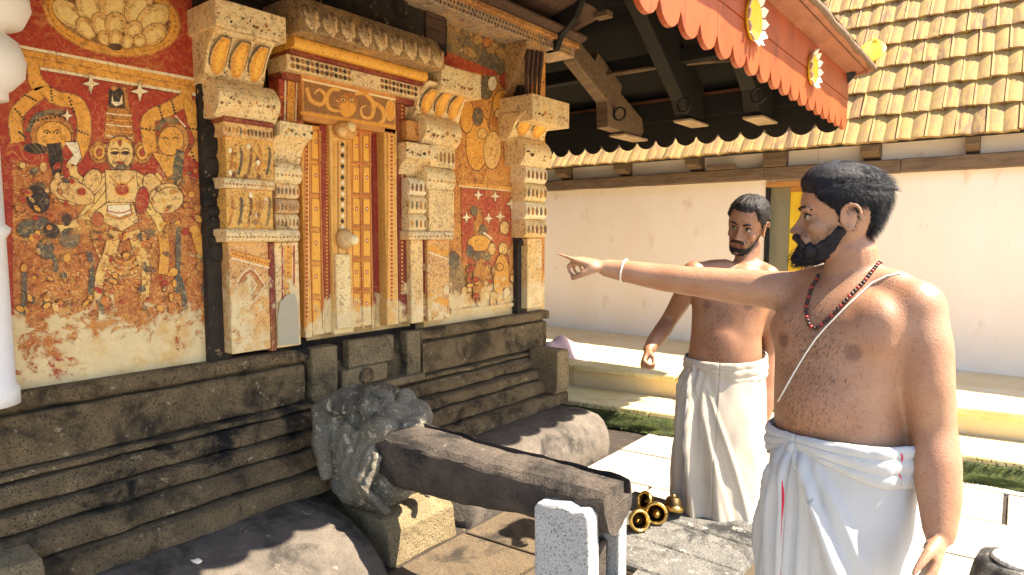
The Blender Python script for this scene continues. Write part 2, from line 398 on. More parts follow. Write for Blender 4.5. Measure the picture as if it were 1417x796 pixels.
def px_star(cx, cy, r, n=4, inn=.35):
    return [(cx+(r if i % 2 == 0 else r*inn)*sin(pi*i/n), cy-(r*1.15 if i % 2 == 0 else r*inn)*cos(pi*i/n)) for i in range(2*n)]
class Paint:
    def __init__(s, x, dx=.0001): s.mb = MB(); s.x = x; s.dx = dx; s.outline = False
    def poly(s, pts, col, out=None):
        if out or (out is None and s.outline):
            cx = sum(a for a, b in pts)/len(pts); cy = sum(b for a, b in pts)/len(pts); mr = max(1., sum(sqrt((a-cx)**2+(b-cy)**2) for a, b in pts)/len(pts))
            if 2.5 < mr < 60: s.poly([(cx+(a-cx)*(1+1.3/mr), cy+(b-cy)*(1+1.3/mr)) for a, b in pts], (.13, .04, .015, .6), False)
        P = [yz(a, b, s.x) for a, b in pts]
        ar = sum(P[i][0]*P[(i+1) % len(P)][1]-P[(i+1) % len(P)][0]*P[i][1] for i in range(len(P)))
        if ar < 0: P = P[::-1]
        s.x += s.dx
        s.mb.add([(s.x, a, b) for a, b in P], [list(range(len(P)))], col); return s
    def line(s, pts, w, col):                       # strip of quads, safe for long curved lines
        O = px_stroke(pts, w); n = len(O)//2; s.x += s.dx
        vs = [(s.x, *yz(a, b, s.x)) for a, b in O]; fs = []
        for i in range(n-1): fs.append((i, i+1, 2*n-2-i, 2*n-1-i))
        o = len(s.mb.v); s.mb.add(vs, fs, col)
        f = s.mb.f[-1]; nr = (s.mb.v[f[1]]-s.mb.v[f[0]]).cross(s.mb.v[f[2]]-s.mb.v[f[0]])
        if nr.x < 0:
            for i in range(1, n): s.mb.f[-i] = s.mb.f[-i][::-1]
        return s
    def ring(s, cx, cy, rx, ry, w, col, rot=0, a0=0, a1=2*pi, n=28):
        return s.line(px_el(cx, cy, rx, ry, rot, n, a0, a1)+([px_el(cx, cy, rx, ry, rot, n)[0]] if a1-a0 > 6.28 else []), w, col)
    def dots(s, pts, r, col):
        for a, b in pts: s.poly(px_el(a, b, r, r, 0, 8), col, False); s.x -= s.dx*.999
        s.x += s.dx; return s
    def done(s, name, mat, parent): return s.mb.build(name, mat, parent)
def along(p, q, n): return [(p[0]+(q[0]-p[0])*i/(n-1), p[1]+(q[1]-p[1])*i/(n-1)) for i in range(n)]

# body of the shrine
MB().box(-6.8, -3.08, .42, 4.18, 0, 3.6).build('core_wall', M['recess'], T)
wallA = MB(); y0, y1 = .45, yz(310, 320, XW)[0]
wallA.box(XW-.09, XW, y0, y1, .93, 2.95, RED)
wallA = wallA.build('mural_wall', M['mural'], T); wallA['label'] = 'tall red mural panel with many armed figure and lotus'
A = lambda x, y: (x/2.843, y/2.843)
B_ = lambda x, y: (x/2.843, 260+y/2.843)
# painted border band and lotus medallion
p = Paint(XW+.0005)
za = on(20, 66, 0, XW).z
def zband(z, pxs=(-20, 100, 200, 292)):            # pixels along a level line of the wall
    out = []
    for a in pxs:
        lo, hi = -200, 700
        for _ in range(30):
            m = (lo+hi)/2
            if on(a, m, 0, XW).z > z: lo = m
            else: hi = m
        out.append((a, lo))
    return out
p.line(zband(2.225), 27, DRED); p.line(zband(2.228), 19, OCH); p.line(zband(2.262), 4, WHT); p.line(zband(2.194), 4, WHT); p.line(zband(2.229), 1.6, DOCH)
p.done('painted_band', M['mural'], wallA)
p = Paint(XW+.0005); cx, cy = 155, 22; R = radians(12)
p.poly(px_el(cx, cy, 97, 55, R, 40), DOCH); p.ring(cx, cy, 93, 51, 3, OCH, R); p.ring(cx, cy, 86, 46, 5, OCH, R); p.poly(px_el(cx, cy, 81, 42, R, 40), BRN)
p.dots([px_el(cx, cy, 90, 49, R, 44)[i] for i in range(44)], 1.6, OCH)
for (a, b, rx, ry, ro) in [(270, 55, 42, 75, -.9), (350, 25, 50, 70, -.3), (450, 20, 60, 75, 0), (545, 35, 52, 70, .4), (600, 75, 50, 72, .9), (340, 110, 34, 48, -.7), (605, 135, 40, 52, 1.0),
                           (395, 95, 34, 46, -.3), (455, 95, 42, 46, 0), (525, 120, 34, 40, .5), (410, 150, 22, 30, -.5), (500, 165, 24, 28, .5), (455, 150, 26, 32, 0), (550, 160, 26, 24, 1.1)]:
    c = A(a, b); p.poly(px_el(c[0], c[1], rx/2.843+1.1, ry/2.843+1.1, ro, 18), BRN); p.poly(px_el(c[0], c[1], rx/2.843, ry/2.843, ro, 18), PALE if ry > 60 else CRM)
    p.poly(px_el(c[0], c[1]+2, rx/2.843*.55, ry/2.843*.7, ro, 14), (.93, .68, .25, .4))
c = A(455, 185); p.poly(px_el(c[0], c[1], 9, 5, .1), BLK)
p.done('painted_lotus', M['mural'], wallA)
# painted figures
p = Paint(XW+.0005, .00003); p.outline = True
p.poly([B_(50, -110), B_(250, -60), B_(420, 0), B_(560, 0), B_(700, -60), B_(835, -20), B_(850, 300), B_(860, 560), B_(500, 620), B_(60, 700), B_(50, 300)], (.52, .15, .024, 1))
p.poly([A(440, 340), A(495, 345), A(515, 460), A(530, 560), A(410, 545), A(420, 450)], DOCH)
for i in range(5): p.line([A(418, 445+i*22), A(468, 452+i*22), A(520, 455+i*22)], 1.6, OCH if i % 2 else WHT)
p.poly([A(430, 350), A(450, 360), A(470, 345), A(485, 362), A(492, 425), A(428, 420)], BLK); p.poly([A(442, 375), A(448, 400), A(470, 402), A(480, 372), A(482, 410), A(455, 418), A(438, 405)], WHT)
for s_ in (-1, 1):
    p.poly(px_el(*A(475+s_*85, 600), 13, 15), DOCH); p.poly(px_el(*A(475+s_*85, 600), 8, 10), OCH); p.poly(px_el(*A(475+s_*85, 600), 3.5, 4.5), RED)
# raised arms
for pts in ([(130, 255), (140, 320), (165, 355), (110, 400), (62, 460), (70, 560)], [(178, 355), (220, 385), (300, 405), (330, 470), (325, 560), (290, 630)],
            [(735, 370), (715, 400), (650, 435), (585, 470), (588, 560), (600, 600)], [(742, 400), (765, 470), (795, 560), (760, 625)]):
    q = [A(a, b) for a, b in pts]; p.line(q, [17]+[21]*(len(q)-1), BRN); p.line(q, [15]+[18.5]*(len(q)-1), OCH)
for a, b in ((120, 250), (132, 246), (146, 250), (725, 366), (738, 362), (750, 370)): p.line([A(a, b+30), A(a, b-14)], 3.6, OCH)
for u, v in (((100, 375), (140, 395)), ((60, 430), (95, 470)), ((200, 345), (205, 395)), ((272, 385), (290, 440)), ((300, 510), (345, 530)), ((625, 420), (640, 465)), ((560, 505), (620, 515)), ((675, 400), (690, 445)), ((735, 505), (785, 510)), ((745, 570), (765, 630)), ((75, 520), (100, 540))):
    p.dots(along(A(*u), A(*v), 5), 1.7, BLK)
# lower arms spread round the body
for pts in ([(425, 690), (360, 720), (300, 700), (285, 655)], [(425, 705), (350, 760), (290, 790), (235, 775)], [(430, 730), (370, 800), (330, 850), (300, 900)], [(530, 690), (590, 720), (630, 690)], [(530, 705), (600, 770), (655, 800), (690, 770)], [(525, 730), (580, 810), (620, 860), (640, 910)], [(430, 760), (350, 850), (250, 900), (190, 890)]):
    q = [A(a, b) for a, b in pts]; p.line(q, 13.5, BRN); p.line(q, 11, (.88, .56, .16, .5)); p.dots(along(q[1], (q[1][0]+4, q[1][1]+5), 3), 1.4, BLK)
# side heads
p.poly(px_el(*A(205, 530), 30, 27, .2), DOCH); p.poly(px_el(*A(212, 540), 24, 21, .2), OCH); p.line([A(110, 520), A(140, 460), (A(210, 440)), A(270, 450)], 7, GRY)
p.dots(along(A(118, 480), A(265, 450), 10), 1.8, BLK)
p.poly([A(185, 570), A(240, 565), A(250, 620), A(240, 680), A(215, 705), A(195, 640)], BLK)
p.poly(px_el(*A(140, 585), 16, 7, .1), BLK); p.poly(px_el(*A(265, 600), 7, 10), RED); p.poly([A(255, 560), A(305, 560), A(320, 620), A(300, 650), A(265, 640), A(290, 610)], WHT)
for a in (185, 225): p.line([A(a-16, 522), A(a, 512), A(a+14, 524)], 1.5, BLK); p.dots([A(a, 524)], 1.7, BLK)
p.poly(px_el(*A(680, 560), 21, 26, .3), DOCH); p.poly(px_el(*A(672, 555), 17, 20, .3), OCH); p.poly([A(600, 600), A(690, 620), A(720, 580), A(715, 680), A(660, 700)], OCH)
p.poly([A(695, 590), A(725, 600), A(715, 700), A(690, 740), A(680, 660)], GRY); p.line([A(620, 510), A(650, 475), A(700, 480)], 7, GRY); p.line([A(690, 455), A(730, 500)], 2, WHT)
for a in (652, 690): p.line([A(a-12, 548), A(a, 540), A(a+12, 550)], 1.5, BLK)
# central face
p.poly(px_el(*A(473, 605), 20, 25), BRN); p.poly(px_el(*A(473, 602), 17.5, 22.5), PALE); p.line([A(432, 560), A(472, 545), A(515, 562)], 4, OCH)
for a in (452, 494): p.line([A(a-16, 590), A(a, 584), A(a+16, 590)], 1.4, BLK); p.poly(px_el(*A(a, 602), 5, 2, 0, 10), BLK)
p.line([A(472, 590), A(470, 625), A(478, 627)], 1.2, DOCH); p.poly(px_el(*A(474, 640), 4.5, 1.6, 0, 10), RED); p.poly(px_el(*A(478, 657), 7, 4, 0, 10), GRY); p.poly(px_el(*A(472, 562), 2, 3.5, 0, 8), RED)
# torso, shoulders, pendant
p.poly([A(415, 670), A(535, 672), A(545, 790), A(500, 800), A(420, 795)], PALE); p.poly(px_el(*A(362, 712), 12, 17, .5, 12), CRM); p.poly(px_el(*A(598, 728), 12, 16, -.4, 12), CRM)
p.poly(px_el(*A(260, 740), 22, 17, .2), CRM); p.poly(px_el(*A(650, 770), 22, 16, -.3), CRM); p.poly(px_el(*A(480, 745), 9, 8), RED); p.ring(*A(480, 745), 10, 9, 2, OCH); p.line([A(430, 690), A(480, 735), A(530, 690)], 2, DOCH)
p.poly(px_el(*A(150, 770), 15, 17), GRY)
for a, b, rx, ry, c in ((150, 45, 15, 20, BLK), (110, 160, 15, 12, GRY), (165, 150, 12, 12, GRY), (200, 170, 12, 10, BLK), (275, 200, 14, 14, GRY), (180, 240, 11, 14, GRY), (262, 125, 6, 8, BLK), (590, 190, 9, 9, GRY), (375, 188, 6, 6, BLK)):
    p.poly(px_el(*B_(a, b), rx, ry, random.uniform(-.5, .5), 11), c)
p.poly([B_(370, 100), B_(420, 60), B_(520, 60), B_(545, 130), B_(480, 170), B_(420, 140)], PALE); p.poly([B_(425, 70), B_(510, 66), B_(515, 100), B_(470, 116), B_(425, 98)], WHT); p.line([B_(415, 105), B_(470, 122), B_(525, 100)], 3.5, DOCH); p.line([B_(418, 88), B_(470, 100), B_(522, 84)], 1.6, RED)
p.poly(px_el(*B_(385, 125), 8, 10), RED); p.poly(px_el(*B_(560, 50), 9, 18, .1), RED); p.poly(px_el(*B_(660, 50), 22, 17, -.4), PALE); p.poly(px_el(*B_(300, 20), 26, 14, .4), CRM)
for r in (14, 21, 28, 35, 42): p.ring(*B_(490, 235), r*.85, r, 2.2, OCH if r % 2 else CRM, 0, .2, pi-.2, 16)
for a, b, c_, d in ((690, 130, 720, 330), (640, 180, 640, 340), (590, 240, 600, 340), (760, 150, 800, 320)): p.line([B_(a, b), B_((a+c_)/2+8, (b+d)/2), B_(c_, d)], 13, DOCH if a % 4 else OCH)
for a, b, c_, d in ((700, 150, 695, 410), (350, 250, 355, 420), (200, 260, 215, 330), (95, 330, 90, 500), (190, 420, 175, 470), (390, 440, 395, 520), (820, 340, 800, 420), (700, 340, 720, 520)): p.line([B_(a, b), B_(c_+6, (b+d)/2), B_(c_, d)], 7, GRY)
for pts in ([(455, 170), (430, 260), (395, 340), (385, 440)], [(525, 170), (555, 260), (575, 340), (570, 440)]):
    q = [B_(a, b) for a, b in pts]; p.line(q, [20, 19, 14, 11], BRN); p.line(q, [17, 16, 12, 9], (.82, .48, .12, .9))
    for j in range(1, 9): t_ = j/9; c_ = B_(pts[0][0]+(pts[-1][0]-pts[0][0])*t_, pts[0][1]+(pts[-1][1]-pts[0][1])*t_); p.line([(c_[0]-7, c_[1]), (c_[0], c_[1]+2.5), (c_[0]+7, c_[1])], 1.2, RED if j % 2 else CRM)
p.ring(*B_(490, 120), 46, 78, 4, DOCH, 0, .25, pi-.25, 20); p.dots([px_el(*B_(490, 120), 46, 78, 0, 22, .25, pi-.25)[i] for i in range(23)], 2.1, CRM)
for i in range(170):
    a, b = random.uniform(70, 835), random.uniform(-90, 480)
    if i > 150 and abs(a-475) < 90: continue
    b = b if abs(a-475) > 120 else max(b, 190); p.poly(px_el(*B_(a, b), random.uniform(2, 6.5), random.uniform(2, 7), random.random()*3, 8), random.choice([OCH, DOCH, CRM, ORG, BRN, OCH, RED, GRY, DOCH]), i % 4 == 0)
for a, b in ((358, 330), (550, 360)): p.poly(px_star(*A(a, b), 12.5), WHT)
p.poly(px_star(*A(265, 455), 8), WHT)
p.done('painted_figure', M['mural'], wallA)
# ---- generic moulding pieces of the facade
def mould(mb, y0, y1, z0, z1, xf, xb, kind, col):
    h = z1-z0; d = xf-xb; P = [(xb, z0), (xb, z1)]
    if kind == 'box': P += [(xf, z1), (xf, z0)]
    elif kind == 'roll':
        for i in range(9): a = pi/2-pi*i/8; P.append((xf-h*.35+h*.35*cos(a), (z0+z1)/2+h/2*sin(a)))
    elif kind == 'corbel':
        for i in range(11):
            t = i/10; P.append((xb+d*(.35+.65*(1-t)**.6*(1-.35*sin(pi*t))), z1-h*t))
    elif kind == 'ovolo':
        for i in range(9): t = i/8; P.append((xb+d*(.62+.38*sin(pi*(t*.75+.12))), z1-h*t))
    elif kind == 'cyma':
        for i in range(11): t = i/10; P.append((xb+d*(1-.75*(3*t*t-2*t**3)), z1-h*t))
    mb.prism(P, 1, y0, y1, col)
    return mb
def fpart(name, parent, mat, L, R, Tp, Bt, xf, kind, col, xb=None, bev=.004):
    ym = (Tp+Bt)/2; a = yz(L, ym, xf)[0]; b = yz(R, ym, xf)[0]; c = (L+R)/2
    z1 = yz(c, Tp, xf)[1]; z0 = yz(c, Bt, xf)[1]
    mb = MB(); mould(mb, a, b, z0, z1, xf, XW-.05 if xb is None else xb, kind, col)
    o = mb.build(name, mat, parent, bev)
    if mat is PL and name in ('frieze', 'ledge', 'ring_moulding', 'band', 'ovolo', 'abacus', 'roll_moulding'):
        q = Paint(xf+.0015); h = Bt-Tp; n_ = max(4, int((R-L)/5)); sl_ = (yzpx(b, (z0+z1)/2, xf)[1]-yzpx(a, (z0+z1)/2, xf)[1])
        for i in range(n_):
            u = (i+.5)/n_; cx = L+(R-L)*u; cy = (Tp+Bt)/2+sl_*(u-.5)
            if name in ('frieze', 'band'): q.poly(px_el(cx, cy+h*.05, 1.7, h*.24, 0, 8), random.choice([BRN, DOCH, BRN, GRY])); 
            elif name in ('ledge', 'ring_moulding', 'roll_moulding'): q.poly(px_el(cx, cy+h*.12, 1.3, 1.5, 0, 7), random.choice([BRN, DOCH]))
            elif random.random() < .75: q.poly(px_el(cx+random.uniform(-2, 2), cy+h*random.uniform(.0, .30), random.uniform(1, 2.4), random.uniform(1, 3.2), random.random()*3, 7), random.choice([BRN, BLK, DOCH, GRY]))
        q.done('painted_marks', PL, o)['kind'] = 'stuff'  # dark strokes set low: carved pattern plus painted-in shade of the mouldings
    return o
def yzpx(y, z, x):
    d = Vector((x, y, z))-CAM; t = d.dot(FWD); return W_/2+F_*d.dot(RGT)/t, H_/2-F_*d.dot(UPV)/t
PL = M['pilaster']; WW = (.84, .66, .36, .9); YL = (.78, .44, .10, 1.); CB = (.86, .66, .34, 1.)
def corbel_x(t, xf, xb): return xb+(xf-xb)*(.35+.65*(1-t)**.6*(1-.35*sin(pi*t)))
def leafs(parent, L, R, Tp, Bt, xf, n):
    ym = (Tp+Bt)/2; a = yz(L, ym, xf)[0]; b = yz(R, ym, xf)[0]; c = (L+R)/2; z1 = yz(c, Tp, xf)[1]; z0 = yz(c, Bt, xf)[1]; xb = XW-.05
    for i in range(n):
        yc = a+(b-a)*(i+.5)/n; w = (b-a)/n*.5
        for sc, off, col in ((.93, .004, GRY), (.78, .009, CRM), (.66, .013, OCH), (.36, .017, (.88, .47, .06, .5))):
            G = []
            for j in range(11):
                t = .06+.88*j/10; tt = .5+(t-.5)*(.55+.45*sc); ww = w*sc*(sin(pi*min(1, .12+j/10*.8))**.55)
                G.append([Vector((corbel_x(tt, xf, xb)+off-.004*abs(u), yc+u*ww, z1+(z0-z1)*tt)) for u in (-1, -.5, 0, .5, 1)])
            mb = MB(); mb.sheet(G, col); mb.build('painted_leaf', PL, parent)
def pil(name):
    o = bpy.data.objects.new(name, None); COL.objects.link(o); o.parent = T; o.location = (0, 0, 0); return o
# big pilaster by the tall mural
Bp = pil('pilaster')
fpart('abacus', Bp, PL, 299, 396, 10, 47, -2.74, 'box', WW)
o = fpart('corbel', Bp, PL, 303, 386, 44, 114, -2.76, 'corbel', CB)
fpart('ovolo', Bp, PL, 304, 389, 113, 165, -2.80, 'ovolo', WW)
fpart('fillet', Bp, PL, 309, 379, 165, 172, -2.84, 'box', DRED)
fpart('frieze', Bp, PL, 310, 378, 172, 192, -2.85, 'box', (.8, .5, .2, 1))
sh = fpart('shaft', Bp, PL, 313, 379, 192, 248, -2.865, 'box', YL)
fpart('ring_moulding', Bp, PL, 311, 381, 247, 262, -2.84, 'roll', WW)
sh2 = fpart('shaft', Bp, PL, 314, 378, 262, 318, -2.865, 'box', YL)
fpart('ledge', Bp, PL, 314, 416, 317, 335, -2.83, 'roll', WW)
sh3 = fpart('shaft', Bp, PL, 319, 373, 334, 487, -2.88, 'box', (.74, .40, .14, 1.))
q = Paint(-2.878); q.line([(320, 350), (373, 365)], 11, OCH); q.line([(320, 346), (373, 360)], 2, DOCH); q.line([(320, 357), (373, 371)], 2, WHT); q.dots(along((323, 352), (371, 365), 12), 1.2, RED)
for i in range(5): q.line(px_el(347, 395, 4+i*4, 6+i*4.5, 0, 4)+[px_el(347, 395, 4+i*4, 6+i*4.5, 0, 4)[0]], 1.4, [RED, WHT, DOCH][i % 3])
q.done('painted_pattern', PL, sh3)
for (s_, t0, t1) in ((sh, 196, 246), (sh2, 265, 316)):
    q = Paint(-2.863)
    for i in range(5): q.line([(317+i*13, t1-4), (320+i*13, t1-16), (322+i*13, t0+16), (320+i*13, t0+8)], 3.2, [DOCH, GRY, BRN][i % 3])
    for i in range(14): q.poly(px_el(random.uniform(318, 374), random.uniform(t0, t1), 3, 4, 0, 8), random.choice([CRM, OCH, BRN, WHT]))
    q.done('painted_pattern', PL, s_)
leafs(o, 305, 384, 52, 108, -2.758, 3)
fpart('corner_fillet', Bp, PL, 373, 381, 336, 486, -2.9, 'box', DRED)
# small pilaster left of the door
Cp = pil('door_pilaster')
fpart('abacus', Cp, PL, 388, 433, 170, 190, -2.83, 'box', WW)
fpart('corbel', Cp, PL, 384, 430, 190, 231, -2.84, 'corbel', CB)
fpart('roll_moulding', Cp, PL, 382, 419, 224, 254, -2.85, 'roll', WW)
fpart('band', Cp, PL, 383, 415, 253, 275, -2.88, 'roll', (.84, .62, .33, 1))
fpart('band', Cp, PL, 383, 415, 275, 296, -2.88, 'roll', (.5, .34, .2, 1))
fpart('band', Cp, PL, 383, 415, 296, 318, -2.88, 'roll', (.86, .68, .38, 1))
s_ = fpart('shaft', Cp, PL, 382, 415, 335, 480, -2.90, 'box', (.86, .62, .30, .9))
q = Paint(-2.898); q.line([(399, 340), (399, 440)], 10, OCH); q.line([(391, 340), (391, 440)], 2, RED); q.line([(407, 340), (407, 440)], 2, RED)
q.dots(along((399, 342), (399, 435), 14), 2, DOCH); q.done('painted_pattern', PL, s_)
q = Paint(-2.885); q.poly([(385, 478), (384, 440), (388, 418), (397, 408), (408, 407), (413, 425), (414, 476)], (.42, .37, .26, .2)); q.done('bare_patch', M['white_column'], s_)
# painted strip above the small pilaster
o = fpart('painted_strip', T, PL, 386, 420, 76, 172, -2.955, 'box', (.42, .05, .02, .9))
q = Paint(-2.953); q.line([(404, 78), (402, 168)], 10, OCH); q.line([(396, 78), (394, 168)], 2.2, WHT); q.line([(412, 80), (409, 168)], 2.2, WHT); q.line([(388, 134), (420, 140)], 2, OCH); q.done('painted_pattern', PL, o)
# pilasters right of the door
Cq = pil('door_pilaster')
o = fpart('strip', Cq, PL, 566, 592, 119, 166, -2.93, 'corbel', WW)
fpart('block', Cq, PL, 563, 590, 168, 196, -2.9, 'box', (.55, .22, .06, 1))
fpart('abacus', Cq, PL, 563, 606, 199, 220, -2.85, 'box', WW)
fpart('corbel', Cq, PL, 565, 604, 219, 246, -2.86, 'corbel', CB)
for i, c in enumerate(((.88, .74, .48, .7), (.86, .7, .4, .9), (.86, .68, .38, .9))): fpart('band', Cq, PL, 568, 592, 246+i*25, 271+i*25, -2.87, 'roll', c)
fpart('ledge', Cq, PL, 567, 629, 320, 332, -2.86, 'roll', WW)
fpart('shaft', Cq, PL, 569, 586, 332, 447, -2.91, 'box', (.86, .58, .24, .9))
fpart('corner_fillet', Cq, PL, 586, 592, 332, 444, -2.94, 'box', DRED)
Dp = pil('pilaster')
fpart('abacus', Dp, PL, 611, 666, 96, 131, -2.77, 'box', WW)
o = fpart('corbel', Dp, PL, 594, 655, 119, 167, -2.79, 'corbel', CB)
leafs(o, 596, 652, 124, 163, -2.788, 3)
fpart('ovolo', Dp, PL, 590, 640, 162, 201, -2.83, 'ovolo', WW)
fpart('frieze', Dp, PL, 596, 630, 200, 232, -2.87, 'box', (.86, .66, .34, 1.))
fpart('ring_moulding', Dp, PL, 592, 631, 231, 264, -2.85, 'roll', WW)
fpart('shaft', Dp, PL, 594, 629, 263, 320, -2.87, 'box', (.84, .60, .28, 1.))
s_ = fpart('shaft', Dp, PL, 592, 622, 331, 443, -2.915, 'box', (.76, .42, .15, 1.))
q = Paint(-2.913); q.line([(593, 342), (621, 352)], 9, OCH); q.line([(593, 349), (621, 359)], 2, WHT); q.line([(593, 410), (621, 420)], 9, OCH); q.done('painted_pattern', PL, s_)
# corner pilaster
Fp = pil('corner_pilaster')
fpart('abacus', Fp, PL, 737, 788, 136, 172, -2.70, 'box', WW)
o = fpart('corbel', Fp, PL, 729, 774, 158, 194, -2.74, 'corbel', CB)
leafs(o, 731, 772, 162, 190, -2.738, 2)
fpart('ovolo', Fp, PL, 728, 764, 193, 230, -2.80, 'ovolo', WW)
for i in range(4): fpart('band', Fp, PL, 729, 758, 229+i*25, 254+i*25, -2.85, 'roll', ((.88, .74, .48, .7), (.86, .66, .34, 1), (.9, .78, .5, .6), (.84, .62, .3, 1))[i])
fpart('shaft', Fp, PL, 730, 750, 330, 426, -2.89, 'box', (.84, .60, .26, 1.))
fpart('carved_strut', Fp, M['cornice'], 729, 757, 60, 136, -2.80, 'cyma', (.42, .26, .12, 1))
for i in range(4): fpart('groove', Fp, M['carved_wood'], 732+i*6, 735+i*6, 68+i, 130+i, -2.788, 'cyma', (.1, .05, .03, 1), xb=-2.83)
# white column at the shrine's near corner
cyl = MB(); cy_, cx_ = .555, -2.86
zz = lambda py: on(8, py, 0, cx_+.02).z
cyl.lathe([(0, .945), (.115, .945), (.115, 1.0), (.104, 1.02), (.102, zz(330)), (.115, zz(322)), (.118, zz(316)), (.102, zz(310)), (.10, zz(160)), (.102, zz(142)), (.135, zz(140)), (.135, zz(128)), (.15, zz(124)), (.185, zz(108)), (.192, zz(86)), (.175, zz(62)), (.13, zz(48)), (.14, zz(42)), (.19, zz(36)), (.215, zz(14)), (.21, zz(-6)), (.17, zz(-30)), (.17, 2.8), (0, 2.8)], (cx_, cy_, 0), None, 28, (.82, .80, .78, .15))
cyl.build('corner_column', M['white_column'], T)
# dark carved stone strips beside the pilasters
for (L, R, t, b, xf) in ((284, 314, 60, 486, -2.955), (716, 730, 60, 430, -2.95)):
    a, c = yz(L, 300, xf)[0], yz(R, 300, xf)[0]; z1 = 2.85; z0 = .95
    mb = MB().box(XW-.05, xf, a, c, z0, z1)
    zc = z1-.04
    while zc > 1.45:
        h = random.uniform(.05, .11); mb.ell((xf, (a+c)/2, zc), (.022, (c-a)*.5, h*.45), None, (.5,)*3, 10, 7); zc -= h
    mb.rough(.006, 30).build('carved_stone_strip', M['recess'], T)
# ---- mural right of the door
wallE = MB().box(XW-.09, XW, yz(585, 320, XW)[0], 4.18, .93, 2.95, (.62, .24, .04, 1.)).build('mural_wall', M['mural'], T)
wallE['label'] = 'narrow faded mural with stars on a red ground'
p = Paint(XW+.0005); p.outline = True; E5 = lambda x, y: (560+x/3.46, y/3.46); E6 = lambda x, y: (560+x/2.568, 220+y/2.568)
p.poly([E5(215, 60), E5(520, 195), E5(535, 400), E5(440, 350), E5(185, 250)], GRY); p.poly([E5(185, 240), E5(440, 345), E5(440, 365), E5(185, 320)], RED); p.line([E5(220, 62), E5(515, 190)], 4, OCH)
for a, b in ((300, 150), (350, 190), (260, 120), (420, 230), (470, 260), (310, 250), (400, 200)): p.poly(px_el(*E5(a, b), random.uniform(6, 11), random.uniform(5, 9), random.random()*2, 9), random.choice([DOCH, (.35, .22, .07, 1), OCH, (.2, .15, .08, 1)]))
p.poly(px_el(*E5(495, 385), 11, 12), RED)
for a, b, rx, ry, c in ((350, 680, 16, 40, OCH), (450, 600, 13, 36, DOCH), (470, 500, 14, 20, OCH), (420, 720, 12, 26, CRM), (300, 560, 9, 22, OCH), (350, 560, 7, 12, GRY), (500, 700, 7, 26, OCH), (390, 420, 9, 16, GRY), (420, 400, 6, 10, WHT)): p.poly(px_el(*E5(a, b), rx, ry, .05, 14), c)
p.poly(px_el(*E5(372, 640), 6, 7), PALE); p.poly(px_el(*E5(450, 545), 5, 6), PALE)
p.poly([E6(200, 105), E6(400, 118), E6(403, 385), E6(205, 372)], (.46, .06, .02, .6)); p.line([E6(190, 88), E6(398, 108)], 5, OCH); p.line([E6(190, 96), E6(398, 116)], 1.5, WHT); p.line([E6(190, 70), E6(395, 90)], 2, DOCH)
for a, b in ((262, 128), (322, 133), (220, 208), (298, 212), (340, 205), (378, 160)): p.poly(px_star(*E6(a, b), 7), WHT)
p.poly(px_el(*E6(262, 230), 5.5, 20, .1), DOCH); p.poly(px_el(*E6(247, 185), 4.5, 6), GRY); p.poly(px_el(*E6(278, 258), 5.5, 9), GRY); p.line([E6(280, 262), E6(310, 285)], 3, WHT); p.poly(px_el(*E6(355, 245), 6, 9), CRM)
for a, b, rx, ry, c in ((265, 300, 16, 11, OCH), (232, 330, 5, 8, GRY), (266, 350, 9, 8, GRY), (290, 350, 6, 7, GRY), (310, 320, 5, 8, CRM), (350, 320, 6, 8, CRM), (380, 335, 5, 7, CRM), (275, 440, 13, 34, DOCH), (345, 430, 11, 36, OCH), (385, 400, 6, 40, DOCH), (180, 440, 13, 40, (.27, .17, .07, .8)), (170, 360, 8, 12, GRY)): p.poly(px_el(*E6(a, b), rx, ry, 0, 12), c)
for i in range(26): p.poly(px_el(*E6(random.uniform(205, 395), random.uniform(370, 510)), random.uniform(2, 5), random.uniform(2, 6), 0, 8), random.choice([OCH, RED, CRM, DOCH]))
p.line([E6(165, 545), E6(405, 515)], 5, ORG)
p.done('painted_figure', M['mural'], wallE)

# ---- entablature over the door
K = pil('door_cornice')
ky0, ky1 = 1.80, yz(611, 80, -2.72)[0]; kz0, kz1 = on(605, 96, 0, -2.72).z, on(611, 60, 0, -2.72).z
prof = [(XW-.05, kz0), (XW-.05, kz1+.02), (-2.78, kz1+.02)]
for i in range(9): t = i/8; prof.append((-2.78+.07*sin(t*pi*.5)+.02, kz1+.02-(kz1-kz0+.02)*t))
MB().prism(prof, 1, ky0, ky1, (.30, .20, .10, 1.)).build('curved_cornice', M['cornice'], K, .004)
for i in range(9):
    yc = ky0+(ky1-ky0)*(i+.5)/9; w = (ky1-ky0)/9*.46; mb = MB()
    Pq = []
    for j in range(9):
        t = j/8; zc = kz1-.01-(kz1-kz0-.01)*t; xx = -2.76+.07*sin(t*pi*.5)+.012; ww = w*(.72+.4*sin(pi*min(1, t*1.15))) * (1 if t < .75 else max(.12, 1-(t-.75)*3))
        Pq.append([Vector((xx-.012*(abs(u)**2)*1.0, yc+u*ww, zc+.006*sin(u*9))) for u in (-1, -.6, -.2, .2, .6, 1)])
    mb.sheet(Pq, (.80, .60, .33, 1.)); mb.build('leaf_ornament', M['cornice'], K)
    q = MB().tube([(-2.682, yc, kz1-.05), (-2.664, yc, (kz0+kz1)/2), (-2.66, yc, kz0+.03)], [.006, .012, .006], 8, (.5, .32, .15, 1)); q.build('leaf_rib', M['cornice'], K)
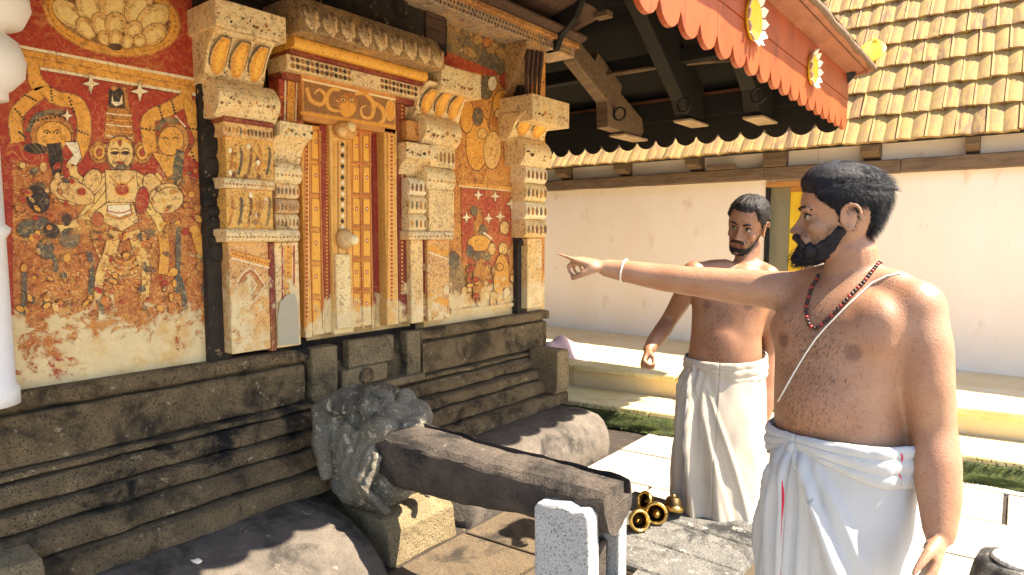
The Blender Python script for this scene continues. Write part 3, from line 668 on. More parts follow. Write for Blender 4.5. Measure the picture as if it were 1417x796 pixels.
for nm, a, b, xf, kind, c in (('ochre_moulding', .0, -.055, -2.80, 'roll', (.82, .42, .05, .6)), ('fillet', -.056, -.075, -2.84, 'box', DRED), ('dotted_band', -.076, -.15, -2.87, 'box', WW), ('fillet', -.151, -.185, -2.92, 'box', DRED)):
    mb = MB(); mould(mb, ky0+.02, ky1-.03, kz0+b, kz0+a, xf, XW-.05, kind, c); o = mb.build(nm, PL, K, .003)
    if nm == 'dotted_band':
        n_ = 30; mb = MB()
        for i in range(n_):
            yc = ky0+.05+(ky1-ky0-.12)*i/(n_-1)
            if 13 <= i <= 19: continue
            for dz in (-.097, -.129): mb.add([(xf+.002, yc+.013*cos(a_), kz0+dz+.0125*sin(a_)) for a_ in [2*pi*k_/8 for k_ in range(8)]], [list(range(8))], BLK if (i % 2) else BRN)
        mb.build('dot_pattern', PL, o)['kind'] = 'stuff'
# dark upper wall between cornice and eave with worn relief
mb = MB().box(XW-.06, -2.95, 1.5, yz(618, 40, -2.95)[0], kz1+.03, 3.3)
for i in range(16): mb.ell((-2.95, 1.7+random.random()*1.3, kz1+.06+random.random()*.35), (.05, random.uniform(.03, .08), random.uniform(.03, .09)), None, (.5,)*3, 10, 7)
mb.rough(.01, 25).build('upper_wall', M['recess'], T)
for i in range(3): fpart('board', T, M['carved_wood'], 590, 617, 10+i*16, 25+i*16, -2.93, 'box', (.2, .1, .06, 1))

# ---- false door
D = pil('false_door')
XD = -2.955
fpart('door_backing', D, M['door'], 420, 566, 150, 462, -3.06, 'box', (.26, .02, .012, .4), xb=-3.075)
fpart('recess_side', D, M['door'], 515, 517, 178, 452, -2.95, 'box', (.16, .015, .01, .3), xb=-3.06)
fpart('recess_back', D, M['door'], 517, 534, 178, 452, -2.985, 'box', (.30, .02, .012, .4), xb=-3.06)
lin = fpart('lintel', D, M['door'], 418, 548, 108, 176, -2.915, 'box', (.60, .26, .06, .7))
Z3 = lambda x, y: (280+x/3.46, y/3.46)
q = Paint(-2.913)
q.line([Z3(478, 380), Z3(925, 478)], 2.5, WHT); q.line([Z3(470, 540), Z3(925, 610)], 4, OCH)
q.poly([Z3(490, 392), Z3(920, 485), Z3(918, 596), Z3(488, 530)], (.30, .13, .04, .6))
for pts in ([(500, 420), (520, 480), (570, 500), (590, 460), (560, 430), (535, 450)], [(660, 430), (620, 430), (595, 470), (610, 520), (655, 530), (665, 500), (640, 480)], [(730, 450), (780, 450), (820, 500), (810, 560), (770, 560), (760, 520), (785, 505)], [(820, 490), (860, 520), (870, 570), (850, 590)]):
    q.line([Z3(a, b) for a, b in pts], [5, 6, 6, 5, 4, 2][:len(pts)], OCH); q.line([Z3(a, b) for a, b in pts], 1.6, CRM)
q.poly(px_el(*Z3(695, 500), 14, 16, .2), DOCH); q.poly(px_el(*Z3(695, 520), 11, 12, .2), OCH)
for a in (675, 715): q.poly(px_el(*Z3(a, 480), 4, 3.2), CRM); q.ring(*Z3(a, 480), 4, 3.4, 1.2, BRN); q.poly(px_el(*Z3(a, 482), 1.5, 1.5), BRN)
q.poly(px_el(*Z3(900, 530), 6, 14), OCH); q.ring(*Z3(900, 530), 6, 14, 1.5, CRM)
q.done('painted_scroll', M['door'], lin)
for nm, L, R, Tt, Bb, xf, c in (('jamb', 420, 429, 174, 468, -2.925, (.72, .34, .06, .8)), ('door_leaf', 429, 446, 174, 464, -2.945, (.74, .30, .04, .6)), ('red_strip', 446, 459, 174, 461, -2.955, (.30, .03, .015, .6)),
                             ('door_leaf', 486, 515, 180, 452, -2.945, (.74, .30, .04, .6)), ('jamb', 534, 550, 178, 450, -2.915, (.80, .42, .09, .9)), ('red_strip', 550, 563, 135, 446, -2.95, (.20, .02, .012, .5))):
    o = fpart(nm, D, M['door'], L, R, Tt, Bb, xf, 'box', c)
    q = Paint(xf+.001)
    if nm == 'door_leaf':
        n_ = 1 if R-L < 20 else 2; w = (R-L)/n_
        for k_ in range(n_):
            for i in range(6):
                t0 = Tt+6+i*(Bb-Tt-10)/6; x0 = L+k_*w
                q.poly([(x0+1.5, t0), (x0+w-1.5, t0+1), (x0+w-1.5, t0+(Bb-Tt)/6-5), (x0+1.5, t0+(Bb-Tt)/6-6)], DOCH)
                q.poly([(x0+3, t0+2), (x0+w-3, t0+3), (x0+w-3, t0+(Bb-Tt)/6-8), (x0+3, t0+(Bb-Tt)/6-9)], (.86, .42, .05, .5))
                q.poly(px_el(x0+w/2, t0+16, 2.2, 3.2, 0, 10), RED); q.poly(px_el(x0+w/2, t0+16, 1, 1.6, 0, 8), WHT)
    elif nm == 'jamb':
        q.dots(along(((L+R)/2, Tt+6), ((L+R)/2, Bb-30), 44), 1.8, RED); q.line([(L+2, Tt+4), (L+2, Bb-10)], 1.6, DOCH); q.line([(R-2, Tt+4), (R-2, Bb-10)], 1.6, CRM)
    else: q.dots(along(((L+R)/2, Tt+6), ((L+R)/2, Bb-40), 50), 1.5, OCH)
    q.done('painted_pattern', M['door'], o)
# panel frames standing proud of the leaves
for x0, x1 in ((486, 488), (499.5, 501.5), (513, 515), (429, 431), (444, 446)):
    fpart('stile', D, M['door'], x0, x1, 180, 455, -2.937, 'box', (.55, .17, .03, .6), xb=-2.96, bev=.001)
for i in range(7): fpart('rail', D, M['door'], 486, 515, 181+i*44, 184+i*44, -2.938, 'box', (.55, .17, .03, .6), xb=-2.96, bev=.001)
cpst = fpart('centre_post', D, M['door'], 459, 487, 168, 462, -2.93, 'box', (.80, .46, .12, .8))
q = Paint(-2.928)
for a, c in ((463, OCH), (468, DOCH), (480, DOCH), (484, OCH)): q.line([(a, 196), (a, 420)], 2.2, c)
for i in range(16):
    t = 200+i*7.6; q.poly([(474, t-3.8), (477, t), (474, t+3.8), (471, t)], WHT if i % 2 else BLK)
q.done('painted_pattern', M['door'], cpst)
mb = MB(); kc = on(477, 331, 0, -2.91); mb.ell(kc, (.045, .05, .058), None, (.62, .40, .18, .9)); mb.ell(kc+Vector((.03, .035, -.005)), (.03, .03, .03), None, (.9, .75, .42, .4)); mb.build('post_boss', M['door'], D)
mb = MB(); kc = on(478, 181, 0, -2.91); mb.ell(kc, (.035, .075, .05), None, (.6, .30, .08, 1.)); mb.ell(kc+Vector((.02, .02, .02)), (.025, .03, .03), None, (.85, .62, .3, .6)); mb.ell(kc+Vector((.02, -.04, -.01)), (.025, .03, .03), None, (.8, .5, .2, .6)); mb.build('post_capital', M['door'], D)
o = fpart('post_base', D, PL, 466, 486, 352, 455, -2.905, 'box', (.88, .70, .36, .9))

# ---- plinth of dark stone courses
P_ = pil('plinth')
MB().box(-6.9, -2.985, .36, 4.14, .0, .93).build('plinth_core', M['plinth'], P_)
def course(y0, y1, z0, z1, xf, top=.012, under=.004, mat='plinth', lens=(.8, 1.3), seed=0):
    y = y0
    while y < y1-.01:
        L = random.uniform(*lens)
        if y1-(y+L) < .35: L = y1-y
        a, b = y+.002, y+L-.002
        P = [(-2.99, z0), (-2.99, z1), (xf-top*1.6, z1), (xf, z1-top), (xf+.002, (z0+z1)/2), (xf, z0+under), (xf-under*1.5, z0)]
        mb = MB().prism(P, 1, a, b, seg=max(2, int(L/.07)))
        for i, v in enumerate(mb.v):
            if v.x > -2.98:
                e = noise.noise_vector(v*7+Vector((seed, 0, 0)))*.012+noise.noise_vector(v*29)*.005
                mb.v[i] = v+Vector((e.x-.002, 0, e.z*.8))
        mb.build('stone_block', M[mat], P_); y += L
# top slab, tall band (both broken under the door), then three projecting courses
for y0, y1 in ((.38, 1.93), (2.74, 4.14)):
    course(y0, y1, .885, .955, -2.915, .01, .012, seed=1); course(y0+.02, y1-.02, .665, .868, -2.93, .006, .01, seed=2)
for z0, z1, xf, tp, sd_ in ((.632, .656, -2.895, .004, 3), (.548, .618, -2.850, .026, 4), (.468, .532, -2.800, .008, 5), (.368, .452, -2.745, .030, 6), (.255, .352, -2.685, .012, 9)):
    course(.38+(xf+2.9)*.3, 4.12-(xf+2.9)*.3, z0, z1, xf, tp, .005, seed=sd_, lens=(.8, 1.5))
for z0, z1, xf in ((.655, .672, -2.975), (.616, .636, -2.965), (.530, .552, -2.935), (.448, .472, -2.90), (.348, .372, -2.845)): course(.36, 4.13, z0, z1, xf, .001, .001, seed=6, lens=(2, 2.5))
SP = M['plinth_pale']
def sblock(y0, y1, z0, z1, xf, mat=SP, name='sill_stone'): return MB().prism([(-2.985, z0), (-2.985, z1), (xf, z1), (xf, z0)], 1, y0, y1, seg=4).rough(.004, 14).build(name, mat, P_, .006)
sblock(1.935, 2.10, .665, .95, -2.90); sblock(2.19, 2.52, .80, .955, -2.92); sblock(2.13, 2.45, .70, .80, -2.90); sblock(2.62, 2.735, .665, .955, -2.915)
sblock(1.935, 2.74, .648, .69, -2.88)
MB().lathe([(0, -.01), (.045, -.01), (.05, 0), (.03, .01), (0, .01)], (-2.895, 2.29, .745), Matrix.Rotation(pi/2, 3, 'Y')).build('niche_disc', M['plinth'], P_)
yb_ = on(60, 740, 0, -2.6).y; MB().prism([(-2.98, -.01), (-2.98, .44), (-2.62, .43), (-2.60, .40), (-2.595, -.01)], 1, -.1, yb_, seg=8).rough(.008, 8).build('corner_stone', M['plinth_pale'], P_, .01, 2)
# projecting bracket stone at the far corner
MB().prism([(-2.9, .37), (-2.9, .69), (-2.645, .69), (-2.635, .66), (-2.635, .40), (-2.66, .36)], 1, 3.84, 4.0, seg=2).rough(.006, 12).build('bracket_stone', M['plinth_pale'], P_, .012, 2)
# rounded footing stones
def footing(y0, y1, r0, r1, seed, name='footing_stone', prof=None):
    prof = prof or [(-2.95, 0), (-2.95, .262), (-2.66, .268), (-2.52, .282), (-2.42, .278), (-2.33, .25), (-2.265, .205), (-2.225, .14), (-2.215, .07), (-2.225, 0)]
    n = 26; rings = []
    for j in range(n+1):
        y = y0+(y1-y0)*j/n; e = 1.
        if r1 and y > y1-r1: t = (y-(y1-r1))/r1; e = sqrt(max(0, 1-t*t))
        if r0 and y < y0+r0: t = ((y0+r0)-y)/r0; e = min(e, sqrt(max(0, 1-t*t)))
        c = Vector((-2.72, 0, .06)); ring = []
        for x, z in prof:
            k2 = .12+.88*e; ring.append(Vector(((c.x+(x-c.x)*k2) if x > c.x else x, y, z if z < .06 else .06+(z-.06)*(.25+.75*e))))
        rings.append(ring)
    mb = MB(); mb.sheet(rings, smooth=True, flip=True)
    for rg in (rings[0][::-1], rings[-1]): mb.add(rg, [list(range(len(rg)))])
    for i, v in enumerate(mb.v):
        mb.v[i] = v+noise.noise_vector(v*2.3+Vector((seed, 0, 0)))*.022+noise.noise_vector(v*8)*.008
        if v.z < .01: mb.v[i].z = -.02
    return mb.build(name, M['base'], P_)
footing(-.2, 1.86, 0, .10, 1, prof=[(-2.95, 0), (-2.95, .262), (-2.66, .266), (-2.54, .262), (-2.42, .245), (-2.31, .205), (-2.22, .155), (-2.15, .10), (-2.11, .05), (-2.10, 0)]); footing(2.37, 4.12, .03, .26, 5)
mb = MB().prism([(-2.9, -.02), (-2.9, .20), (-2.30, .20), (-2.25, .14), (-2.235, -.02)], 1, 1.89, 2.335, seg=6).rough(.014, 5); mb.build('footing_block', M['plinth_pale'], P_, .012, 2)

# ---- timber cornice under the eave
U = pil('timber_cornice')
for nm, z0, z1, xf, kind, m_ in (('dotted_band', 2.93, 3.0, -2.80, 'box', 'cornice'), ('ochre_fillet', 3.0, 3.035, -2.76, 'box', 'cornice'), ('moulding', 3.035, 3.12, -2.70, 'ovolo', 'carved_wood'), ('upper_moulding', 3.12, 3.25, -2.58, 'cyma', 'carved_wood')):
    mb = MB(); mould(mb, 2.5, 4.23+(xf+2.95)*.4, z0, z1, xf, XW-.05, kind, (.36, .27, .19, 1.) if nm == 'dotted_band' else (.40, .17, .05, 1)); o = mb.build(nm, M[m_], U, .004)
    if nm == 'dotted_band':
        mb = MB()
        for i in range(44):
            yc = 2.75+i*.034
            if yc > 4.25: break
            for dz in (.018, .05): mb.add([(xf+.002, yc+(.016 if dz > .03 else 0)+.009*cos(a_), z0+dz+.010*sin(a_)) for a_ in [2*pi*k_/6 for k_ in range(6)]], [list(range(6))], BLK)
        mb.build('dot_pattern', M['cornice'], o)['kind'] = 'stuff'
MB().prism([(-2.9, 2.93), (-2.9, 3.25), (-2.55, 3.25), (-2.62, 3.12), (-2.74, 3.02), (-2.78, 2.93)], 1, 4.0, 4.06).build('corner_bracket', M['dark_wood'], U, .005)
MB().box(-2.62, -2.50, 4.27, 4.36, 3.19, 3.235).build('beam_tip', M['old_wood'], U, .004)

# ------------------------------------------------------------------ eave roof of the shrine
RF = pil('roof')
EX, EY0, EY1, EZ = -1.0, -1.25, 5.86, 2.84      # outer lip
apx = Vector((-4.95, 2.3, EZ+3.95*.75))
xw0 = -8.9
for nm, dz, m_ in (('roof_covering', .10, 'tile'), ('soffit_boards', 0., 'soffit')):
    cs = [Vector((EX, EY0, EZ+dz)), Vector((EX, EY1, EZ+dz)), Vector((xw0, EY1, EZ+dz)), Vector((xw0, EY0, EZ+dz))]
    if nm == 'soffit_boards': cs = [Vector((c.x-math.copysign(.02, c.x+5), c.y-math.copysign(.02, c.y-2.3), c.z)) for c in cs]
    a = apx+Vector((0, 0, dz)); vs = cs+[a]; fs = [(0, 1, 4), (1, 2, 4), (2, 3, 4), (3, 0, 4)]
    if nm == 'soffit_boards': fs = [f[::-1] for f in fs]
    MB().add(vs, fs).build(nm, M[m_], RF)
# brown projecting edge board and lip tube, along the long side and the far side
MB().prism([(-1.165, 2.815), (-1.165, 2.85), (-.99, 2.885), (-.985, 2.855)], 1, EY0, EY1, seg=1).build('eave_edge_board', M['brown_paint'], RF, .003)
MB().prism([(5.745, 2.815), (5.745, 2.85), (EY1+.01, 2.885), (EY1+.015, 2.855)], 0, -8.8, EX).build('eave_edge_board', M['brown_paint'], RF, .003)
for a, b in (((-.985, EY0, 2.875), (-.985, EY1+.01, 2.875)), ((-.985, EY1+.01, 2.875), (-8.8, EY1+.01, 2.875))):
    a, b = Vector(a), Vector(b); n_ = 40; MB().tube([a+(b-a)*i/n_+Vector((0, 0, .004*sin(i*1.9))) for i in range(n_+1)], [.022+.003*sin(i*2.3) for i in range(n_+1)], 10).build('eave_lip', M['old_wood'], RF)
# fascia: plain upper boards, scalloped lower boards
FB = pil('fascia_board')
def scallop_profile(u0, u1, zt, zb, w=.2, ph=0.):
    P = [(u0, zt)]; n = max(1, round((u1-u0)/w)); w = (u1-u0)/n; B = []
    for i in range(n):
        for k_ in range(9):
            t = k_/8; s = abs(sin(pi*t))**.55; B.append((u0+w*(i+t), zb+.085*(1-s)))
        if i < n-1: B.append((u0+w*(i+1), zb+.105))
    return [(u0, zt)]+B+[(u1, zt)]
ys = [-1.1, .3, 1.55, 2.95, 4.75, 5.745]
for i in range(5):
    MB().prism([(yy, zz_) for yy, zz_ in scallop_profile(ys[i]+.002, ys[i+1]-.002, 2.628, 2.385)], 0, -1.168, -1.143).build('scalloped_board', M['orange'], FB, .002)
    MB().box(-1.168, -1.140, ys[i]+.002, ys[i+1]-.002, 2.632, 2.82).build('upper_board', M['orange'], FB, .003)
xs = [-1.17, -2.6, -4.2, -5.8, -7.4, -8.7]
for i in range(5):
    MB().prism([(-u, zz_) for u, zz_ in scallop_profile(-xs[i]+.002, -xs[i+1]-.002, 2.628, 2.385)], 1, 5.72, 5.745).build('scalloped_board', M['dark_wood'], FB, .002)  # unpainted timber; its near-black also paints the shade of the backlit inner face
    MB().box(xs[i+1]+.002, xs[i]-.002, 5.718, 5.748, 2.632, 2.815).build('upper_board', M['dark_wood'], FB, .003)
# lotus flower discs on the fascia
def flower(c, ax, r):
    o = bpy.data.objects.new('flower_ornament', None); COL.objects.link(o); o.parent = T
    Mx = Matrix.Rotation(pi/2, 3, 'Y') if ax == 'x' else Matrix.Rotation(-pi/2, 3, 'X')
    nrm = Vector((1, 0, 0)) if ax == 'x' else Vector((0, 1, 0))
    MB().lathe([(0, 0), (r*.78, 0), (r*.80, .015), (r*.7, .022), (r*.62, .014), (0, .018)], c, Mx, 20, (.9, .6, .05)).build('disc', M['yellow'], o)
    mb = MB()
    for i in range(12):
        a = 2*pi*i/12; u = Mx@Vector((cos(a), sin(a), 0)); v = Mx@Vector((-sin(a), cos(a), 0))
        pts = [c+u*r*.72-v*r*.17+nrm*.012, c+u*r*.88-v*r*.2+nrm*.03, c+u*r*1.04+nrm*.045, c+u*r*.88+v*r*.2+nrm*.03, c+u*r*.72+v*r*.17+nrm*.012]
        mb.add(pts+[q-nrm*.006 for q in pts], [(0, 1, 2, 3, 4), (9, 8, 7, 6, 5)]+[(i_, i_+5, (i_+1) % 5+5, (i_+1) % 5) for i_ in range(5)])
    mb.build('petals', M['white'], o)
flower(Vector((-1.14, 3.41, 2.655)), 'x', .135); flower(Vector((-1.14, 4.60, 2.64)), 'x', .125); flower(Vector((-1.14, 2.2, 2.65)), 'x', .135)
flower(Vector((-1.32, 5.748, 2.60)), 'y', .10)
# rafters under the soffit
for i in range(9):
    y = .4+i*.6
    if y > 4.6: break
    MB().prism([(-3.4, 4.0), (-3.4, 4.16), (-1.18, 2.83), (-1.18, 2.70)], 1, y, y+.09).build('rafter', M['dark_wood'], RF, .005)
def zr(y, dz=0): return 2.84+(5.86-y)*.75*3.95/3.56/1.0*.9+dz
for i, x in enumerate((-2.95, -2.35, -1.75)):
    # rafters of the far slope, each with a shaped flat-bottomed end
    y0, y1 = 4.35, 5.62
    zt = [3.62, 2.88]; P = [(y0, zt[0]), (y1, zt[1]), (y1+.02, 2.62-.04*i), (y1-.34, 2.62-.04*i), (y1-.42, 2.70), (y0, 3.30)]
    if i == 0: P = [(4.2, 3.25), (4.75, 3.02), (4.80, 3.10), (5.22, 2.90), (5.20, 2.83), (5.62, 2.66), (5.66, 2.55), (5.60, 2.48), (4.98, 2.50), (4.96, 2.72), (4.45, 2.96)]
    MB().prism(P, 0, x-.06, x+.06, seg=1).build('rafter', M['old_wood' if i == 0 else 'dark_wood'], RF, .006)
    MB().box(x-.07, x+.09, P[3][0]+(.0 if i else 0), y1+.06, P[2][1]-.05 if i else 2.455, P[2][1]-.032 if i else 2.475).build('lit_rafter_edge', M['lit_edge_wood'], RF, .002)  # pale strip stands in for light on the rafter's lower edge
    MB().lathe([(.05, -.012), (.062, -.012), (.062, .012), (.05, .012), (.05, -.012)], (x+.12, y1-.55, 2.62), Matrix.Rotation(pi/2, 3, 'X'), 18).build('iron_ring', M['dark_wood'], RF)
MB().box(-8, -1.3, 5.10, 5.20, 2.98, 3.10).build('purlin', M['dark_wood'], RF, .005)
MB().tube([(-3.0, 4.9, 2.93), (-2.4, 5.2, 3.0), (-1.9, 5.45, 3.02)], .02, 8).build('lit_rafter_edge', M['old_wood'], RF)  # lighter pole drawn as one more lit rafter edge
hip = [Vector((-3.0, 4.2, 4.1)), Vector((-1.12, 5.72, 2.80))]
MB().tube([hip[0], hip[1]], .07, 4).build('hip_rafter', M['dark_wood'], RF)

# ------------------------------------------------------------------ stone water spout
SPT = thing('stone_water_spout', (-2.4, 1.97, .2), 'weathered stone water spout carved as a beast head with long grooved trough', 'water spout')
h = MB(); c0 = Vector((-2.50, 1.98, .47))
h.ell(c0, (.25, .215, .27)); h.ell(c0+Vector((-.16, 0, .02)), (.2, .235, .27)); h.ell(c0+Vector((.14, 0, .03)), (.18, .19, .22))
h.ell(c0+Vector((.02, -.05, -.2)), (.24, .17, .12)); h.ell(c0+Vector((.20, 0, -.07)), (.13, .165, .19))
for s_ in (-1, 1):
    h.ell(c0+Vector((.13, s_*.12, .235)), (.055, .055, .055)); h.ell(c0+Vector((.20, s_*.14, .15)), (.10, .06, .085)); h.ell(c0+Vector((-.08, s_*.15, .22)), (.14, .075, .06))
    h.ell(c0+Vector((.24, s_*.10, .16)), (.075, .055, .06))
    for k_ in range(5): h.tube([c0+Vector((.06+.05*k_, s_*(.20-.008*k_), .16-.03*k_)), c0+Vector((.03+.05*k_, s_*.235, .0-.03*k_)), c0+Vector((.07+.045*k_, s_*.20, -.17)), c0+Vector((.1+.045*k_, s_*.13, -.27))], [.024, .026, .024, .018], 8)
    h.tube([c0+Vector((-.2, s_*.18, .2)), c0+Vector((-.1, s_*.245, .05)), c0+Vector((-.08, s_*.235, -.15))], [.05, .05, .04], 8)
h.ell(c0+Vector((.02, 0, .27)), (.15, .05, .035)); h.ell(c0+Vector((.28, 0, .13)), (.07, .09, .06))
me = remesh(h, .011, 2)
me.transform(Matrix.Translation(c0+Vector((.035, 0, .055))) @ Matrix.Scale(.93, 4) @ Matrix.Translation(-c0))
for v in me.vertices: v.co += noise.noise_vector(v.co*12)*.008+noise.noise_vector(v.co*45)*.006
mesh_part(me, 'carved_head', M['spout'], SPT)
# trough: deep near the head, shallower at its outer end, open groove on top
def trough():
    mb = MB(); R_ = []; n = 30; yc = 1.955
    for j in range(n+1):
        t = j/n; x = -2.42+1.345*t; zt = .665+.004*sin(t*9); hb = .325-.145*t; w = .140-.045*t
        pts = [(.038, zt), (.03, zt-.06), (.078, zt-.06), (.086, zt-.004)]
        for k_ in range(17):
            a = -.06+(pi+.06)*k_/16; u = w*cos(a); zz_ = zt-.045-(hb-.045)*max(0., sin(a))**.75; pts.append((u, zz_ if k_ else zt-.03))
        pts += [(-w*.97, zt-.035), (-w*.80, zt-.012), (-w*.45, zt+.001), (-w*.1, zt+.003)]
        R_.append([Vector((x, yc+a, b)) for a, b in pts]+[Vector((x, yc+pts[0][0], pts[0][1]))])
    mb.sheet(R_, smooth=False, flip=False)
    for rg in (R_[0], R_[-1]): mb.add(rg[:-1], [list(range(len(rg)-1))])
    for i, v in enumerate(mb.v): mb.v[i] = v+noise.noise_vector(v*11)*.010+noise.noise_vector(v*33)*.005
    return mb.build('trough', M['trough'], SPT)
tr = trough()
bm = bmesh.new(); bm.from_mesh(tr.data); bmesh.ops.remove_doubles(bm, verts=bm.verts, dist=.0005); bmesh.ops.recalc_face_normals(bm, faces=bm.faces); bm.to_mesh(tr.data); bm.free()
# support under its end: two cheeks and a back with an open slot facing outwards
PO = thing('stone_post', (-1.23, 1.95, 0), 'limewashed stone post with a dark slot carrying the spout end', 'stone post')
def arch(y0, y1, x0, x1, zt):
    P = [(x0, -.01), (x0, .2), (x0+.003, .4), (x0, zt-.03), (x0+.015, zt-.012), (x0+.06, zt-.008), (x0+.13, zt+.006), (x1-.06, zt-.004), (x1-.02, zt+.004), (x1-.002, zt-.02), (x1, .35), (x1, -.01)]
    return MB().prism(P, 1, y0, y1, seg=3).rough(.010, 9).rough(.005, 31)
arch(1.80, 1.865, -1.335, -1.10, .60).build('post_cheek', M['postpaint'], PO, .008, 2)
arch(2.015, 2.075, -1.33, -1.10, .60).build('post_cheek', M['postpaint'], PO, .008, 2)
MB().box(-1.35, -1.15, 1.867, 2.013, -.01, .42).rough(.005, 12).build('post_core', M['trough'], PO, .006)
# weathered block behind with its grooved top
BL = thing('stone_block', (-.9, 2.3, 0), 'low weathered grey stone block with grooved top beside the post', 'stone block')
pz(MB(), [(-1.08, 1.7), (-.78, 1.7), (-.78, 2.8), (-1.45, 2.8), (-1.45, 2.13), (-1.08, 2.13)], -.01, .245).rough(.01, 7).build('block_body', M['pave_brown'], BL, .01, 2)
for i in range(5):
    y0 = 1.69+i*.224; xl = -1.085 if i < 2 else -1.455; mb = MB().prism([(xl, .245), (xl, .275), (-.77, .275), (-.765, .245)], 1, y0+.004, y0+.220, seg=3).rough(.008, 9, i)
    mb.build('top_strip', M['block'], BL, .007)
# brass oil lamp dishes lying on the block
def lamp(c, dirv, r, kind, label):
    q = Vector(dirv).normalized(); Mx = q.to_track_quat('Z', 'Y').to_matrix()
    o = thing('brass_lamp', c, label, 'oil lamp', 'brass lamp dishes on the stone block')
    c = Vector(c)
    MB().lathe([(r*.66, .008), (r*.70, .022), (r*.86, .027), (r, .02), (r*1.0, .008), (r*.9, .002)], c, Mx, 28).build('rim', M['brass'], o)
    MB().lathe([(r*.9, .002), (r*.78, -.012), (r*.7, -.03), (r*.5, -.04), (0, -.042)], c, Mx, 28).build('dish', M['brass_dark'], o)
    MB().lathe([(r*.66, .008), (r*.62, -.02), (r*.3, -.028), (0, -.028)], c, Mx, 24).build('bowl_inside', M['brass_dark'], o)
    if kind == 'stem': MB().lathe([(.012, .0), (.010, .02), (.018, .03), (.008, .045), (.015, .06), (0, .066)], c, Mx, 14).build('stem', M['brass'], o)
    else: MB().lathe([(.006, -.05), (.013, -.04), (.009, -.028), (.009, .004), (0, .008)], c, Mx, 14).build('stem', M['brass'], o)
    return o
cv = lambda px, py, y: on(px, py, 1, y)
zl = lambda px, py, z: on(px, py, 2, z)
lamp(zl(883, 720, .318), (.75, -.60, .28), .048, 'x', 'brass lamp dish leaning against the stone post')
lamp(zl(908, 710, .32), (.45, -.85, .30), .050, 'stem', 'round brass lamp ring facing outwards between the other lamps')
lamp(zl(932, 700, .325), (.12, -.30, -.93), .048, 'x', 'brass lamp dish standing upside down at the end of the lamp row')
lamp(zl(895, 694, .325), (-.35, -.85, .40), .044, 'x', 'dark hollow brass lamp bowl behind the lamp ring')
# loose bits
mb = MB().ell((-2.43, 1.09, .292), (.024, .016, .006), Matrix.Rotation(.5, 3, 'Z'), (.5,)*3, 6, 4); mb.s = [False]*len(mb.s); tag(mb.rough(.009, 70).build('plaster_flake', M['white']), 'small white plaster flake lying on the rounded footing', 'flake')
ps = on(1392, 772, 2, .26); RS = thing('round_stone', (.05, 3.22, 0), 'round grey offering stone with whitened top on the paving', 'stone')
MB().lathe([(0, -.01), (.17, -.01), (.165, .1), (.15, .19), (.135, .225), (.10, .24), (0, .243)], (.06, 3.22, 0), None, 24).rough(.012, 9).build('stone_drum', M['block'], RS)
MB().lathe([(.085, .236), (.095, .245), (.08, .258), (0, .262)], (.06, 3.20, 0), None, 20).rough(.004, 12).build('white_cap', M['postpaint'], RS)

# ------------------------------------------------------------------ hall behind: platform, wall, beam, tiled roof
HL = thing('courtyard_hall', (-2, 6.9, 0), 'long low limewashed hall with tiled roof and raised veranda', 'building')
ye = lambda x, b: b+.16*(max(x, -3.2)+1.1)
XS = [-9, -3.2, 4]
PF = pil('x'); PF.name = 'veranda_platform'; PF.parent = HL
pz(MB(), [(-9, 8.6)]+[(x, ye(x, 5.28)) for x in XS]+[(4, 8.6)], -.02, .34).build('platform_floor', M['veranda'], PF, .012, 2)
xx = [-5.2, -4.1, -3.2, -2.25, -1.4, -.35, .7, 1.8, 2.9]
for i in range(len(xx)-1):
    a, b = xx[i]+.004, xx[i+1]-.004
    pz(MB(), [(a, ye(a, 5.25)), (b, ye(b, 5.25)), (b, ye(b, 4.74)), (a, ye(a, 4.74))], -.02, .155+random.uniform(-.006, .006)).rough(.006, 6).build('step_stone', M['step'], PF, .012, 2)
    pz(MB(), [(a, ye(a, 5.5)), (b, ye(b, 5.5)), (b, ye(b, 5.235)), (a, ye(a, 5.235))], .30, .352).rough(.004, 6).build('edge_stone', M['step'], PF, .012, 2)
wl = pil('x'); wl.name = 'hall_wall'; wl.parent = HL
def hbox(nm, x0, x1, y0, y1, z0, z1, m_, par=HL, bev=.004): return MB().box(x0, x1, y0, y1, z0, z1).build(nm, M[m_], par, bev)
hbox('wall_panel', -9, -2.09, 6.92, 7.15, .335, 2.75, 'limewall', wl); hbox('wall_panel', -1.62, 4, 6.92, 7.15, .335, 2.75, 'limewall', wl); hbox('wall_panel', -2.088, -1.622, 6.92, 7.15, 2.13, 2.75, 'limewall', wl)
# doorway
DW = pil('x'); DW.name = 'doorway'; DW.parent = HL
hbox('door_leaf', -2.088, -1.9, 7.0, 7.05, .345, 2.06, 'greydoor', DW); hbox('door_leaf', -1.755, -1.625, 7.0, 7.05, .345, 2.06, 'greydoor', DW)
hbox('lintel', -2.11, -1.60, 6.89, 7.0, 2.05, 2.105, 'orangewood', DW); hbox('mullion', -1.755, -1.725, 6.96, 7.06, .345, 2.05, 'orangewood', DW)
hbox('sunlit_gap_panel', -1.9, -1.755, 7.02, 7.06, .345, 2.0, 'yellow', DW); hbox('gap_panel_head', -1.9, -1.755, 7.0, 7.06, 2.0, 2.05, 'orangewood', DW)  # yellow colour stands in for the sunlit interior beyond the door
hbox('jamb', -2.115, -2.088, 6.905, 7.0, .345, 2.05, 'dark_wood', DW)
